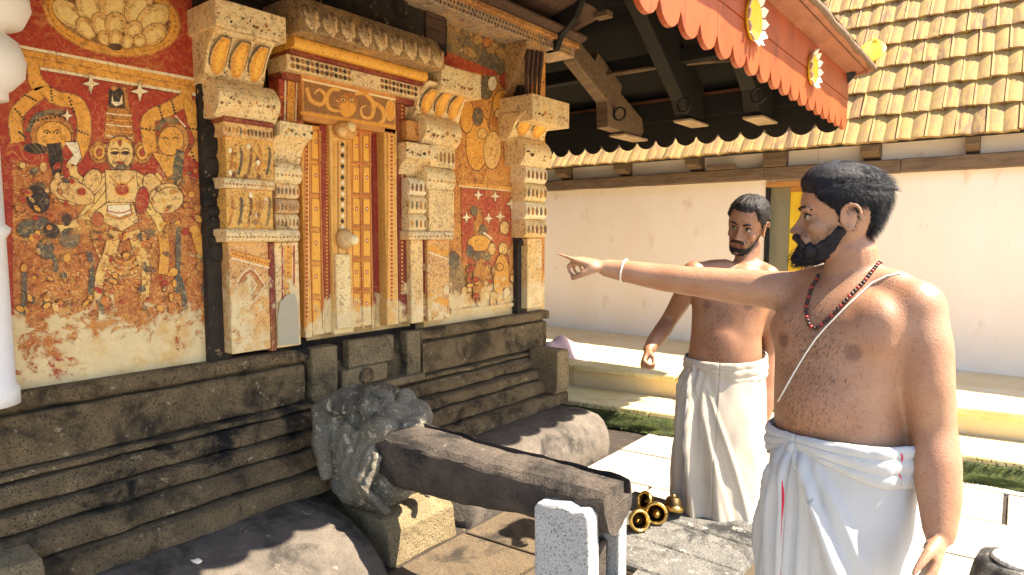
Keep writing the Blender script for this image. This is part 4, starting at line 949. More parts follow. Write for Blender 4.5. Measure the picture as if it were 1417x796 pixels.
# beam
for i, (a, b) in enumerate(((-9, -4.6), (-4.598, -2.12), (-2.118, -.9), (-.898, 1.2), (1.202, 4))):
    MB().prism([(6.82, 2.125), (6.82, 2.25), (6.919, 2.25), (6.919, 2.125)], 0, a, b, seg=10).rough(.008, 5, i).build('wall_beam', M['old_wood'], HL, .008)
hbox('post_head', -2.12, -1.90, 6.80, 6.915, 2.25, 2.46, 'old_wood')
for x in (-5.4, -4.6, -3.75, -2.86, -1.14, -.365, .42, 1.2, 2.0):
    MB().prism([(6.72, 2.32), (6.72, 2.43), (6.92, 2.70), (6.92, 2.253)], 0, x-.075 if x < -1 else x-.05, x+.075 if x < -1 else x+.05).build('rafter_end', M['old_wood'], HL, .006)
hbox('loose_plank', -2.70, -2.40, 6.74, 6.82, 2.252, 2.30, 'old_wood')
# roof deck and tiles
TH = radians(54); RO = pil('x'); RO.name = 'hall_roof'; RO.parent = HL
E0 = Vector((0, 6.65, 2.365)); sd = Vector((0, cos(TH), sin(TH))); nn = Vector((0, -sin(TH), cos(TH)))
pp = [E0-nn*.02+sd*.03, E0+nn*.012+sd*.03, E0+nn*.012+sd*4.4, E0-nn*.02+sd*4.4]
MB().prism([(q.y, q.z) for q in pp], 0, -9, 4).build('roof_deck', M['dark_wood'], RO)
q = E0+sd*4.4; MB().add([(-9, q.y, q.z), (4, q.y, q.z), (4, q.y+2.6, q.z-3.6), (-9, q.y+2.6, q.z-3.6)], [(0, 1, 2, 3)]).build('back_slope', M['tile'], RO)
TW, TE, TL = .214, .32, .40
mb = MB(); n_ = 12; rows = []
def tz(u): return .010*abs(sin(2*pi*u*1.0))**.8+.004*cos(2*pi*u) + (.012 if u < .07 else 0)
for j, (s_, lift) in enumerate(((0, .038), (.02, .038), (TL, .006))):
    rows.append([Vector((TW*(i/n_-.5)*1.03, s_, lift+tz(i/n_))) for i in range(n_+1)])
mb.sheet(rows, smooth=False); mb.sheet([[v-Vector((0, 0, .022)) for v in rows[0]], rows[0]], smooth=False); mb.sheet([[v-Vector((0, 0, .016)) for v in r_] for r_ in rows], smooth=False, flip=True)
for e in (0, n_): mb.add([rows[0][e], rows[2][e], rows[2][e]-Vector((0, 0, .016)), rows[0][e]-Vector((0, 0, .016))], [(0, 1, 2, 3)])
tile_me = mb.build('roof_tile', M['tile'], None).data
bpy.data.objects.remove(bpy.data.objects['roof_tile'])
lo_ = wloc(RO)
for j in range(9):
    for i in range(33):
        x = 1.55-i*TW+(TW*.5 if j % 2 else 0)
        pos = E0+sd*(TE*j)+nn*(.014)+Vector((x, 0, 0))+Vector((random.uniform(-.004, .004), 0, 0))+sd*random.uniform(-.01, .01)
        o = link(tile_me, 'roof_tile', RO); o.location = pos-lo_
        o.rotation_euler = (TH+random.uniform(-.012, .012), random.uniform(-.015, .015), random.uniform(-.02, .02))
MB().prism([(q_.y, q_.z) for q_ in (E0+sd*2.82+nn*.014, E0+sd*2.82+nn*.05, E0+sd*4.4+nn*.05, E0+sd*4.4+nn*.014)], 0, -9, 4).build('upper_roof', M['tile'], RO)
# moss and grass on the step front
mb = MB(); mcol = (.1, .13, .02)
for i in range(5200):
    x = random.uniform(-3.1, 2.2); yb = ye(x, 4.74); side = random.random()
    z = random.uniform(.0, .14) if side < .6 else 0.
    y = yb-.012-random.random()*.05*(1-z/.16) if side < .6 else yb-random.random()*.10
    if noise.noise(Vector((x*2.2, z*5, 3))) < -.22: continue
    hgt = random.uniform(.012, .04); a = random.random()*6.28; d = Vector((cos(a)*.5, sin(a)*.5-.5, 1)).normalized()*hgt; w = Vector((-sin(a), cos(a), 0))*.004
    b0 = Vector((x, y, z)); mb.add([b0-w, b0+w, b0+d], [(0, 1, 2)])
tag(mb.build('moss', M['moss']), 'green moss and grass along the foot of the veranda step', None, None, 'stuff')
mb = MB(); P = []
for j in range(9):
    r_ = []
    for i in range(60):
        x = -3.1+i*.09; t = j/8; yb = ye(x, 4.74)
        d = .035+.03*noise.noise(Vector((x*4, t*3, 0))); y = yb-.02-d*(1-t)*1.6; z = -.004+t*.12+.02*noise.noise(Vector((x*5, t*4, 5)))
        r_.append(Vector((x, y+.018 if j == 8 else y, max(-.005, z))))
    P.append(r_)
mb.sheet(P); tag(mb.build('moss_mound', M['moss']), 'low bank of moss at the bottom of the veranda step', None, None, 'stuff')
# pink cloth left on the veranda
CL = []; cc = Vector((-3.56, 5.17, .34))
for j in range(15):
    r_ = []
    for i in range(19):
        u, v = i/18*2-1, j/14*2-1
        hgt = .19*exp(-((u-.35)**2)*1.5-(v**2)*2.0)+.06*exp(-(u+.4)**2*3)+.02*sin(u*9+v*4)*(1-abs(v)*.4)
        e = max(abs(u), abs(v)); hgt *= (1-e**6)
        r_.append(cc+RGT*(u*.25)+Vector((-sin(YAW), cos(YAW), 0))*(v*.15)+Vector((0, 0, max(.006, hgt+.006))))
    CL.append(r_)
o = MB().sheet(CL).build('pink_cloth', M['pink']); tag(o, 'crumpled pale pink cloth heaped on the veranda edge', 'cloth')
sm = o.modifiers.new('s', 'SUBSURF'); sm.levels = 1; sm.render_levels = 1
so_ = o.modifiers.new('t', 'SOLIDIFY'); so_.thickness = .004
# yellow leaf lying on the tiles
s0 = 1.18; c = E0+sd*s0+nn*.085+Vector((-1.23, 0, 0)); up_ = sd; rt = Vector((1, 0, 0)); L_ = []
for j in range(9):
    t = j/8; w = .13*sin(pi*min(1, t*1.0))**.7*(1.15-.45*t)+.002
    L_.append([c+up_*(.36*(t-.5))+rt*(u*w-.03*t)+nn*(.018*u*u+.012*sin(t*5)) for u in (-1, -.5, 0, .5, 1)])
o = MB().sheet(L_).build('fallen_leaf', M['yellow']); tag(o, 'bright yellow leaf fallen on the hall roof tiles', 'leaf')
o.modifiers.new('t', 'SOLIDIFY').thickness = .003

# ------------------------------------------------------------------ people
from mathutils.bvhtree import BVHTree
FH = Vector((-sin(YAW), cos(YAW), 0)); ZZ = Vector((0, 0, 1))
def v2(a, b, z=0): return (RGT*a+FH*b+ZZ*z)
SECT = [(-.119, .060, .024, .018), (-.112, .076, .008, .032), (-.100, .083, -.012, .043), (-.080, .086, -.035, .051), (-.058, .087, -.058, .057), (-.030, .085, -.078, .063), (-.004, .080, -.090, .067), (.018, .089, -.096, .071),
        (.040, .092, -.100, .074), (.062, .088, -.099, .073), (.082, .078, -.092, .066), (.098, .060, -.076, .054), (.109, .036, -.054, .037), (.117, .004, -.026, .014)]
def sect(z):
    z = max(SECT[0][0], min(SECT[-1][0], z))
    for a, b in zip(SECT, SECT[1:]):
        if z <= b[0]:
            t = (z-a[0])/(b[0]-a[0]); return [a[k]+(b[k]-a[k])*t for k in (1, 2, 3)]
def hs(th, z, off=0.):
    o0 = off; k_ = max(0., min(1., (z-.03)/.085)); k_ = k_*k_*(3-2*k_); off = o0*(1-.65*k_)
    xf, xb, hw = sect(z); xc, a = (xf+xb)/2, (xf-xb)/2; c, s = cos(th), sin(th)
    p = Vector((xc+(a+off)*math.copysign(abs(c)**.9, c), (hw+off)*math.copysign(abs(s)**.9, s), z+o0*k_))
    return p
class Head:
    def __init__(s, c, fwd, up, sc=(1, 1, 1)):
        f = fwd.normalized(); l = up.cross(f).normalized(); u = f.cross(l); s.c = c; s.M = Matrix((f, l, u)).transposed() @ Matrix.Diagonal(sc)
    def __call__(s, p): return s.c+s.M@Vector(p)
    def shape(s, mb):
        n = 28; vs = []; fs = []
        zs = [SECT[0][0]+(SECT[-1][0]-SECT[0][0])*j/34 for j in range(35)]
        for z in zs: vs += [s(hs(2*pi*i/n, z)) for i in range(n)]
        for j in range(34):
            for i in range(n): fs.append((j*n+i, j*n+(i+1) % n, (j+1)*n+(i+1) % n, (j+1)*n+i))
        fs += [list(range(n))[::-1], [34*n+i for i in range(n)]]
        mb.add(vs, fs)
        E = lambda c, r, M_=None: mb.ell(s(c), r, s.M.normalized() @ (M_ or Matrix.Identity(3)), nu=12, nv=8)
        fx, fy = (s.M@Vector((1, 0, 0))).normalized(), (s.M@Vector((0, 1, 0))).normalized()
        mb.loft([(s((cx_, 0, z_)), fx, fy, rx_, ry_) for z_, cx_, rx_, ry_ in ((-.050, .080, .010, .008), (-.045, .084, .022, .014), (-.038, .086, .029, .0145), (-.030, .086, .027, .012), (-.016, .083, .022, .0095), (-.002, .079, .017, .009), (.012, .077, .015, .010), (.022, .075, .012, .010))], 14)
        E((.108, 0, -.037), (.010, .011, .0095))
        for k in (-1, 1):
            E((.094, k*.0125, -.040), (.014, .009, .009)); E((.076, k*.030, .019), (.018, .028, .0085)); E((.050, k*.043, -.030), (.031, .020, .024))
            E((.080, k*.026, -.062), (.016, .016, .022)); E((.0635, k*.031, -.001), (.0165, .019, .013))
            E((-.012, k*.071, -.006), (.017, .010, .028))
            P = [s((-.012+.021*cos(a)*1., k*(.080+.006*sin(a*.5)), -.004+.033*sin(a))) for a in [radians(q) for q in range(-120, 181, 30)]]
            mb.tube(P, .0052, 8); E((-.006, k*.078, -.034), (.009, .006, .010))
        E((.085, 0, -.060), (.011, .025, .006)); E((.083, 0, -.073), (.012, .022, .0075)); E((.074, 0, -.104), (.018, .022, .015))
def lap(me, it, wfn, lam=.5):
    import numpy as np
    n = len(me.vertices); co = np.empty(n*3); me.vertices.foreach_get('co', co); co = co.reshape(-1, 3)
    ed = np.empty(len(me.edges)*2, dtype=np.int32); me.edges.foreach_get('vertices', ed); ed = ed.reshape(-1, 2)
    deg = np.bincount(ed.ravel(), minlength=n).astype(float)[:, None]; w = np.array([wfn(Vector(p)) for p in co])[:, None]*lam
    for _ in range(it):
        acc = np.zeros_like(co); np.add.at(acc, ed[:, 0], co[ed[:, 1]]); np.add.at(acc, ed[:, 1], co[ed[:, 0]])
        co += w*(acc/np.maximum(deg, 1)-co)
    me.vertices.foreach_set('co', co.ravel()); me.update()
def hand(mb, W, d, n, l, curls, thumb, sc=1.):
    d = d.normalized(); n = (n-d*n.dot(d)).normalized(); l = (l-d*l.dot(d)-n*l.dot(n)).normalized()
    r = [(-.02, .027, .021), (.0, .027, .020), (.03, .035, .018), (.06, .041, .016), (.088, .042, .0135), (.100, .038, .010)]
    mb.loft([(W+d*a*sc, l, n, b*sc, c*sc) for a, b, c in r], 16)
    mb.ell(W+d*.035*sc+l*.022*sc+n*.008*sc, (.02*sc, .02*sc, .02*sc))
    for k, (off, ln, rad) in enumerate(((.030, .074, .0092), (.010, .082, .0095), (-.011, .076, .009), (-.031, .060, .0078))):
        p = W+d*(.090-.006*abs(k-1))*sc+l*off*sc; A = 0.; pts = [p-d*.02*sc, p]; a1, a2, a3 = curls[k]
        for a, f_ in ((a1, .46), (a2, .30), (a3, .24)):
            A += a; p = p+(d*cos(A)+n*sin(A)+l*(.08*(1.5-k)*.5))*ln*f_*sc; pts.append(p)
        mb.limb(pts, [rad*sc, rad*1.08*sc, rad*sc, rad*.92*sc, rad*.78*sc], 10)
    p = W+d*.022*sc+l*.026*sc+n*.006*sc; pts = [p]
    for (a, b, c, ln) in thumb:
        p = p+(d*a+l*b+n*c).normalized()*ln*sc; pts.append(p)
    mb.limb(pts, [.0135*sc, .0125*sc, .0105*sc, .0085*sc][:len(pts)], 10)
def strips(mb, roots, L, w, taper=True, curl=.3, seed=0):
    rr = random.Random(seed)
    for p, dr, nr in roots:
        ln = L*rr.uniform(.6, 1.25); s = dr.cross(nr)
        if s.length < 1e-4: s = dr.orthogonal()
        s = s.normalized()*w; q = p+dr*ln*.55+nr*ln*.12; e = p+dr*ln+nr*(ln*.05)+s.normalized()*ln*rr.uniform(-curl, curl)
        mb.add([p-s, p+s, q+s*.8, q-s*.8, e], [(0, 1, 2, 3), (3, 2, 4)])
def sst(a, b, x): t = max(0., min(1., (x-a)/(b-a))); return t*t*(3-2*t)
def hair_cap(H, line, thick, nt=96, nz=44):
    mb = MB(); grid = []
    for j in range(nz+1):
        z = -.10+(.117+.10)*j/nz; row = []
        for i in range(nt):
            th = 2*pi*i/nt; a = abs(th if th < pi else 2*pi-th); m = z-line(a)+.006*noise.noise(Vector((th*7, z*30, 1.5)))
            t = thick(a, z)*sst(-.004, .018, m)-.004*(1-sst(-.006, .004, m))
            p0 = hs(th, z); t += (.0035*noise.noise(Vector((p0.x*16, p0.y*150, p0.z*130)))+.002*noise.noise(Vector((p0.x*25, p0.y*60, p0.z*40+7))))*sst(0, .012, m)
            row.append((H(hs(th, z, t)), m))
        grid.append(row)
    vs = [p for r in grid for p, _ in r]; fs = []
    for j in range(nz):
        for i in range(nt):
            if max(grid[j][i][1], grid[j+1][i][1], grid[j][(i+1) % nt][1]) > -.006: fs.append((j*nt+i, j*nt+(i+1) % nt, (j+1)*nt+(i+1) % nt, (j+1)*nt+i))
    fs.append([nz*nt+i for i in range(nt)])
    return mb.add(vs, fs, (.5,)*3, True)
def hair_roots(H, n, fn, rr):
    out = []
    while n > 0:
        th = rr.uniform(0, 2*pi); z = rr.uniform(-.115, .116); a = abs(th if th < pi else 2*pi-th)
        q = fn(a, z, th)
        if q is None: 
            n -= .02; continue
        off, dr = q; p = hs(th, z, off); e = 1e-3; nr = ((hs(th, z, .01)-hs(th, z)).normalized()+Vector((0, 0, max(0, z-.06)*12))).normalized()
        d = Vector(dr); d = (d-nr*d.dot(nr)*.8).normalized()
        out.append((H(p), (H.M@d).normalized(), (H.M@nr).normalized())); n -= 1
    return out
def dhoti(parent, C0, C1, n, a0, b0, a1, b1, z0, z1, ph, mat, bmat, topfn, seed=0, border=()):
    U = ZZ.cross(n).normalized(); V = n.normalized(); rr = random.Random(seed); nt, nh = 168, 64
    folds = [(rr.uniform(-2.3, 2.3), rr.uniform(.05, .13), rr.uniform(.006, .016), rr.uniform(.5, 1.)) for _ in range(24)]
    def S_(phi, h, off=0.):
        t = h; e = sst(0, .35, t); a = a0+(a1-a0)*e; b = b0+(b1-b0)*e
        d = phi-ph; d = (d+pi) % (2*pi)-pi; f = 0.
        for s, w, am, pw in folds:
            c = s*(t+.02)**pw; f += am*exp(-((d-c)/(w*(.5+t)))**2)*sst(0., .12, t)
        pl = exp(-(d/.34)**4); f += pl*(.012+.012*t)*(cos(d*34)*.6+.7)*sst(.0, .05, t)
        f += .006*sin(d*7+t*3)*sst(.3, 1, t)+.004*noise.noise(Vector((phi*4, t*9, seed)))
        r = 1+(f+off)/((a+b)/2)
        C = C0+(C1-C0)*t; z = z0(phi)+(z1-z0(phi))*t + .008*sin(phi*3+seed)*t
        return Vector((C.x, C.y, 0))+U*(a*r*sin(phi))+V*(b*r*cos(phi))+ZZ*z
    mb = MB(); G = []
    for j in range(nh+1): G.append([S_(2*pi*i/nt, j/nh) for i in range(nt+1)])
    mb.sheet(G, flip=False)
    o = mb.build('dhoti', mat, parent)
    so = o.modifiers.new('t', 'SOLIDIFY'); so.thickness = .003; so.offset = -1
    # waist: the cloth folded over and tucked, soft overlapping ridges running to the knot
    G = []; nb = 22
    for j in range(nb+1):
        t = j/nb; row = []
        for i in range(nt+1):
            phi = 2*pi*i/nt; d = (phi-ph+pi) % (2*pi)-pi; w = .080*(.45+.75*sst(0, 1.3, abs(d)))
            r_ = abs(sin(pi*(t*2.6+.22*sin(d*1.0)+.10*sin(d*3+seed)+.05*noise.noise(Vector((d*2, t*3, seed))))))
            f = .0045*r_**.7*sst(0, .08, t)*sst(1., .9, t)+.003*sin(pi*t)+.003+.0025*noise.noise(Vector((d*9, t*4, seed+4)))
            row.append(S_(phi, 0., f)+ZZ*(.010-w*t+.004*sin(d*2+1)))
        G.append(row)
    mbw = MB(); mbw.sheet([[p_-(p_-C0*1.).normalized()*0 for p_ in r_] for r_ in G]); ow = mbw.build('waist_fold', mat, o)
    so2 = ow.modifiers.new('t', 'SOLIDIFY'); so2.thickness = .006; so2.offset = -1
    for (dphi, w, h0, h1, m_) in border:
        g = []
        for j in range(49):
            h = h0+(h1-h0)*j/48; c = dphi*(.25+.75*h)
            g.append([S_(ph+c-w/2, h, .004), S_(ph+c, h, .005), S_(ph+c+w/2, h, .004)])
        MB().sheet(g).build('border_stripe', m_, o)
    mbk = MB(); q = S_(ph, .0, .012); mbk.ell(q-ZZ*.03, (.014, .014, .028)); mbk.ell(q-ZZ*.045+U*.012, (.013, .013, .026)); mbk.rough(.006, 40).build('waist_knot', mat, o)
    return o, S_

def person(name, base, label): return thing(name, base, label, 'person', 'men in dhotis by the shrine')
# ---------------- pointing man
t1 = 1.66
b1 = far(1166, 600, t1); P1 = person('person', (b1.x, b1.y, 0), 'bearded bare-chested man in white dhoti pointing, wearing a bead necklace')
ns, nh_ = v2(-.86, -.50).normalized(), v2(-.92, -.38).normalized()
mb = MB(); nm_ = (ns+nh_).normalized()
TS = [(1182, 380, .060, .060, ns), (1180, 393, .105, .072, ns), (1176, 408, .155, .088, ns), (1172, 430, .182, .105, ns), (1167, 465, .184, .122, ns), (1163, 505, .172, .124, nm_), (1160, 545, .165, .128, nm_), (1160, 580, .166, .134, nh_), (1163, 610, .168, .134, nh_), (1165, 650, .172, .132, nh_), (1167, 700, .168, .13, nh_)]
mb.loft([(far(a, b, t1), ZZ.cross(n_).normalized(), n_, r1, r2) for a, b, r1, r2, n_ in TS], 32, pw=.86)
lf = ZZ.cross(ns).normalized(); ch = far(1167, 468, t1)
for k in (-1, 1): mb.ell(ch+lf*k*.078+ns*.060+ZZ*.012, (.098, .054, .078), Matrix((lf, ns, ZZ)).transposed(), nu=20, nv=12)
mb.ell(far(1160, 562, t1)+nh_*.040, (.140, .112, .16), Matrix((ZZ.cross(nh_).normalized(), nh_, ZZ)).transposed(), nu=24, nv=14)
mb.limb([far(1182, 412, t1+.01), far(1180, 385, t1+.01), far(1178, 345, t1)], [.073, .068, .062], 18)
mb.limb([ch+lf*.11+ns*.02+ZZ*.05, far(1262, 440, 1.53)], [.085, .062], 14); mb.limb([far(1180, 400, 1.66), far(1235, 410, 1.58)], [.062, .06], 14)
Lsh = far(1268, 428, 1.52); mb.ell(Lsh, (.068, .068, .074)); mb.limb([far(1205, 395, 1.64), far(1240, 402, 1.57), Lsh], [.055, .055, .05], 14)
mb.limb([Lsh, far(1279, 480, 1.50), far(1284, 535, 1.49), far(1292, 592, 1.49), far(1296, 640, 1.47), far(1300, 690, 1.45), far(1300, 738, 1.43)], [.062, .062, .057, .049, .052, .045, .033], 18)
hand(mb, far(1299, 742, 1.43), far(1284, 800, 1.40)-far(1299, 742, 1.43), v2(-.9, .3), nh_, [(.35, .45, .3)]*4, [(.7, .5, .3, .04), (.9, .2, .3, .035), (.95, 0, .3, .03)])
Rsh = far(1086, 404, 1.80); mb.ell(Rsh, (.06, .06, .062)); mb.limb([far(1150, 392, 1.72), far(1115, 397, 1.77), Rsh], [.055, .052, .048], 14); mb.limb([far(1130, 440, 1.72), Rsh], [.07, .05], 14)
mb.limb([Rsh, far(1050, 399, 1.84), far(1000, 394, 1.90), far(955, 389, 1.95), far(915, 384, 2.0), far(875, 377, 2.04), far(838, 371, 2.08)], [.057, .056, .052, .047, .045, .038, .0285], 18)
W_r = far(838, 371, 2.08); d_ = far(750, 345, 2.17)-W_r
hand(mb, W_r, d_+ZZ*.0, -ZZ, ZZ.cross(d_), [(-.10, .05, .04), (.75, 1.45, .75), (.85, 1.45, .8), (.95, 1.4, .8)], [(.75, .25, .6, .040), (.75, -.35, .6, .032), (.6, -.55, .55, .024)], 1.08)
hd1 = Head(far(1164, 299, t1), v2(-.93, .36, -.02), ZZ, (1.07, 1.04, .99)); hd1.shape(mb)
for k in (-1, 1):
    hp = far(1166, 690, t1)+ZZ.cross(nh_)*k*.09; hp.z = .9; kn = hp.copy(); kn.z = .5; kn += nh_*.02; an = hp.copy(); an.z = .075; an += nh_*(-.01)
    mb.limb([hp, kn, an], [.085, .06, .042], 12); mb.limb([an-ZZ*.035-nh_*.03, an-ZZ*.04+nh_*.08, an-ZZ*.05+nh_*.17], [.035, .036, .024], 12)
me1 = remesh(mb, .0048, 6, .5)
lap(me1, 45, lambda p: (sst(.135, .19, (p-hd1.c).length)*sst(.02, .22, (p-W_r).length)*sst(.05, .25, (p-far(1299, 742, 1.43)).length)*(1. if p.z > .8 else 0.)))
bv1 = BVHTree.FromPolygons([v.co.copy() for v in me1.vertices], [list(p.vertices) for p in me1.polygons])
nip = [ch+lf*k*.10+ns*.125-ZZ*.012 for k in (-1, 1)]
HMi = hd1.M.inverted()
def skincol(base, H, Hi, nips, stub, lip):
    def f(p, n_):
        c = Vector(base)
        q = Hi@(p-H.c)
        if abs(q.x) < .14 and abs(q.y) < .1 and -.14 < q.z < .13:
            s = stub(q)*(1-sst(-.07, -.095, q.z)*(1-sst(.015, .045, q.x)))*(1-sst(-.098, -.112, q.z)); c = c*(1-s)+Vector((.05, .028, .018))*s
            if (q-Vector((.09, 0, -.067))).length < .024 and abs(q.z+.067) < .012: c = c*.5+Vector(lip)*.5
            if (abs(q.y)-.031)**2+(q.z+.002)**2 < .0005 and q.x > .05: c *= .82
        for a in nips:
            d = (p-a).length
            if d < .04: c = c*(1-.6*sst(.030, .018, d))+Vector((.10, .035, .022))*.6*sst(.030, .018, d)
        return (c.x, c.y, c.z, 1)
    return f
def stub1(q):
    s = .45*sst(-.005, -.05, q.z)*sst(-.012, .02, q.x+.25*abs(q.y))
    return min(.9, s)
body1 = mesh_part(me1, 'body', M['skin1'], P1, skincol((.36, .20, .118), hd1, HMi, nip, stub1, (.3, .1, .08)))
def line1(a):
    d = math.degrees(a)
    for (u, v), (u2, v2_) in zip(L1, L1[1:]):
        if d <= u2: return v+(v2_-v)*(d-u)/(u2-u)
    return L1[-1][1]
L1 = [(0, .066), (30, .064), (48, .052), (62, .034), (74, .018), (84, -.024), (97, -.034), (104, .020), (116, .024), (128, -.02), (142, -.065), (180, -.080)]
th1 = lambda a, z: .003+.010*sst(.0, .07, z)+.014*sst(.05, .10, z)*(.75+.45*cos(a))
mb = hair_cap(hd1, line1, th1); rr = random.Random(3)
def fn1(a, z, th):
    m = z-line1(a)
    if m < .004: return None
    return th1(a, z)*.8*sst(0, .02, m), ((-.9, 0, .12) if z > .06 else (-.55, 0, -.75))
strips(mb, [(a, (b+c*.10).normalized(), c) for a, b, c in hair_roots(hd1, 7500, fn1, rr)], .024, .0005, curl=.12, seed=1)
mb.build('hair', M['hair'], P1)
# beard: moustache, chin beard, strands
def beard_cap(H, up, thick, nt=80, nz=46):
    mb = MB(); V_ = []; fs = []; ok = []
    for j in range(nz+1):
        z = -.119+.119*j/nz
        for i in range(nt+1):
            th = -1.75+3.5*i/nt; a = abs(th); m = up(math.degrees(a))-z; t = thick(math.degrees(a), z)*sst(-.002, .014, m)-.004*(1-sst(-.006, .002, m))
            p0 = hs(th, z); t += .0022*noise.noise(p0*160)*sst(0, .01, m); q = hs(th, z, t)
            if z < -.10: q.z -= .6*max(0, t)*sst(-.10, -.119, z)
            V_.append(H(q)); ok.append(m > -.005)
    n = nt+1
    for j in range(nz):
        for i in range(nt):
            f = (j*n+i, j*n+i+1, (j+1)*n+i+1, (j+1)*n+i)
            if any(ok[k] for k in f): fs.append(f)
    fs.append(list(range(n))[::-1])
    return mb.add(V_, fs, (.5,)*3, True)
def pw(tab):
    def f(d):
        for (u, v), (u2, v_) in zip(tab, tab[1:]):
            if d <= u2: return v+(v_-v)*(d-u)/(u2-u)
        return tab[-1][1]
    return f
mb = beard_cap(hd1, pw([(0, -.080), (14, -.078), (20, -.058), (34, -.056), (42, -.072), (60, -.070), (78, -.050), (86, -.022), (98, -.020), (102, -.12)]), lambda d, z: .0035+.011*sst(46, 20, d)*sst(-.06, -.095, z)+.002*sst(-.08, -.11, z))
E_ = lambda c, r: mb.ell(hd1(c), r, hd1.M.normalized(), nu=12, nv=8)
for k in (-1, 1): mb.tube([hd1((.1005, 0, -.052)), hd1((.0995, k*.012, -.054)), hd1((.0955, k*.024, -.058)), hd1((.089, k*.033, -.068)), hd1((.083, k*.036, -.084))], [.0085, .0095, .009, .0085, .009], 8)
E_((.080, 0, -.098), (.028, .034, .026)); E_((.088, 0, -.112), (.026, .028, .020)); E_((.066, 0, -.112), (.036, .036, .018)); E_((.088, 0, -.088), (.014, .022, .010))
for k in (-1, 1): E_((.092, k*.012, -.0545), (.010, .017, .0075)); E_((.082, k*.026, -.064), (.011, .012, .016)); E_((.076, k*.030, -.080), (.014, .011, .018)); E_((.068, k*.036, -.090), (.020, .014, .022))
mb.rough(.004, 90)
def fb1(a, z, th):
    d = math.degrees(a)
    if z > -.036: return None
    if d < 36 and z < -.05: return (.003, (.35, 0, -1))
    if d < 75 and z < -.078: return (.002, (.2, 0, -1))
    if d < 30 and -.055 < z < -.044: return (.004, (.2, .8 if th < pi else -.8, -.7))
    return None
strips(mb, hair_roots(hd1, 2600, fb1, rr), .012, .0006, curl=.4, seed=2)
for i in range(900):
    a = Vector((rr.gauss(0, 1), rr.gauss(0, 1), rr.gauss(0, 1))).normalized(); c = rr.choice([((.082, 0, -.100), (.030, .034, .026)), ((.092, 0, -.112), (.026, .028, .022)), ((.070, 0, -.112), (.034, .036, .018))])
    q = Vector((c[0][0]+a.x*c[1][0], a.y*c[1][1], c[0][2]+a.z*c[1][2])); strips(mb, [(hd1(q), (hd1.M@(Vector((.4, 0, -.9))+a*.5)).normalized(), (hd1.M@a).normalized())], .010, .0006, curl=.5, seed=i)
mb.build('beard', M['hair'], P1)
def stubble(H, n, fn, L, m_, P, seed):
    q = MB(); strips(q, hair_roots(H, n, fn, random.Random(seed)), L, .0003, curl=.4, seed=seed); o = q.build('stubble', m_, P); o['kind'] = 'stuff'
def fs1(a, z, th):
    d = math.degrees(a)
    if -.10 < z < -.022 and 34 < d < 98 and z < -.022-.03*sst(70, 34, d): return (.0008, (.15, 0, -1))
    return None
stubble(hd1, 2200, fs1, .0032, M['fuzz'], P1, 9)
def eyes(H, P, look=0.):
    for k in (-1, 1):
        c = H((.0695, k*.0305, -.0005)); o = MB().ell(c, (.0130, .0128, .0112), H.M.normalized()).build('eye', M['eye_white'], P)
        MB().ell(H((.0802, k*.0305+look, -.0005)), (.0042, .0060, .0060), H.M.normalized()).build('iris', M['eye_dark'], o)
        q = MB().tube([H((.072, k*.015, .0045)), H((.082, k*.026, .0085)), H((.080, k*.037, .008)), H((.068, k*.046, .002))], [.0022, .003, .003, .002], 8); q.build('eyelid_line', M['hair'], o)
        q = MB(); pts = [H((.086, k*.012, .018)), H((.0905, k*.026, .0235)), H((.083, k*.042, .023)), H((.068, k*.054, .016))]; q.tube(pts, [.0036, .005, .0044, .002], 8); q.rough(.0012, 250); q.build('eyebrow', M['hair'], P)
eyes(hd1, P1)
zt1 = far(1166, 603, t1).z
dh1, S1 = dhoti(P1, far(1164, 606, t1), far(1160, 796, t1+.0), nh_, .183, .151, .190, .158, lambda f: zt1+.012+.012*cos(f-2.0), .10, radians(-2), M['dhoti1'], None, None, 4,
                border=((.10, .030, .07, 1., M['redborder']),))
# short red mark where the border shows on the waist roll
def hit(bv, px, py, off=.004):
    d = ray(px, py).normalized(); l, n_, i, ds = bv.ray_cast(CAM, d)
    return (l+n_*off, n_) if l else (None, None)
g = []
for j in range(9):
    zz_ = zt1+.01-.075*j/8; f = radians(77)+.03*sin(j*1.1); g.append([S1(f-.013, 0, .014)+ZZ*(zz_-zt1-.012), S1(f, 0, .0155)+ZZ*(zz_-zt1-.012), S1(f+.013, 0, .014)+ZZ*(zz_-zt1-.012)])
MB().sheet(g).build('border_stripe', M['redborder'], dh1)
# bead necklace and thread laid on the body
path = []
for a, b in ((1214, 364), (1207, 378), (1196, 392), (1184, 404), (1172, 417), (1160, 430), (1149, 441), (1139, 450), (1130, 456), (1122, 452), (1118, 441), (1117, 428), (1120, 413), (1126, 398), (1133, 386)):
    q, n_ = hit(bv1, a, b, .006)
    if q: path.append(q)
nc = far(1182, 372, t1+.01); back = [nc+v2(.075, .01, .012), nc+v2(.055, .06, .018), nc+v2(.0, .085, .018), nc+v2(-.055, .065, -.005)]
loop = path+back[::-1]+[path[0]]
pts = []
for a, b in zip(loop, loop[1:]):
    n_ = max(1, int((b-a).length/.0025)); pts += [a+(b-a)*i/n_ for i in range(n_)]
dist = 0; beads = [MB(), MB()]; k = 0; last = pts[0]
for q in pts:
    if (q-last).length >= .0098:
        beads[0 if k % 3 else 1].ell(q, (.0052, .0052, .0048), None, (.5,)*3, 8, 6); last = q; k += 1
nk = MB().tube(pts[::3], .0014, 6).build('bead_necklace', M['bead_dark'], P1)
for m_, b_ in zip(('bead_dark', 'bead_red'), beads): b_.build('beads', M[m_], nk)['kind'] = 'stuff'
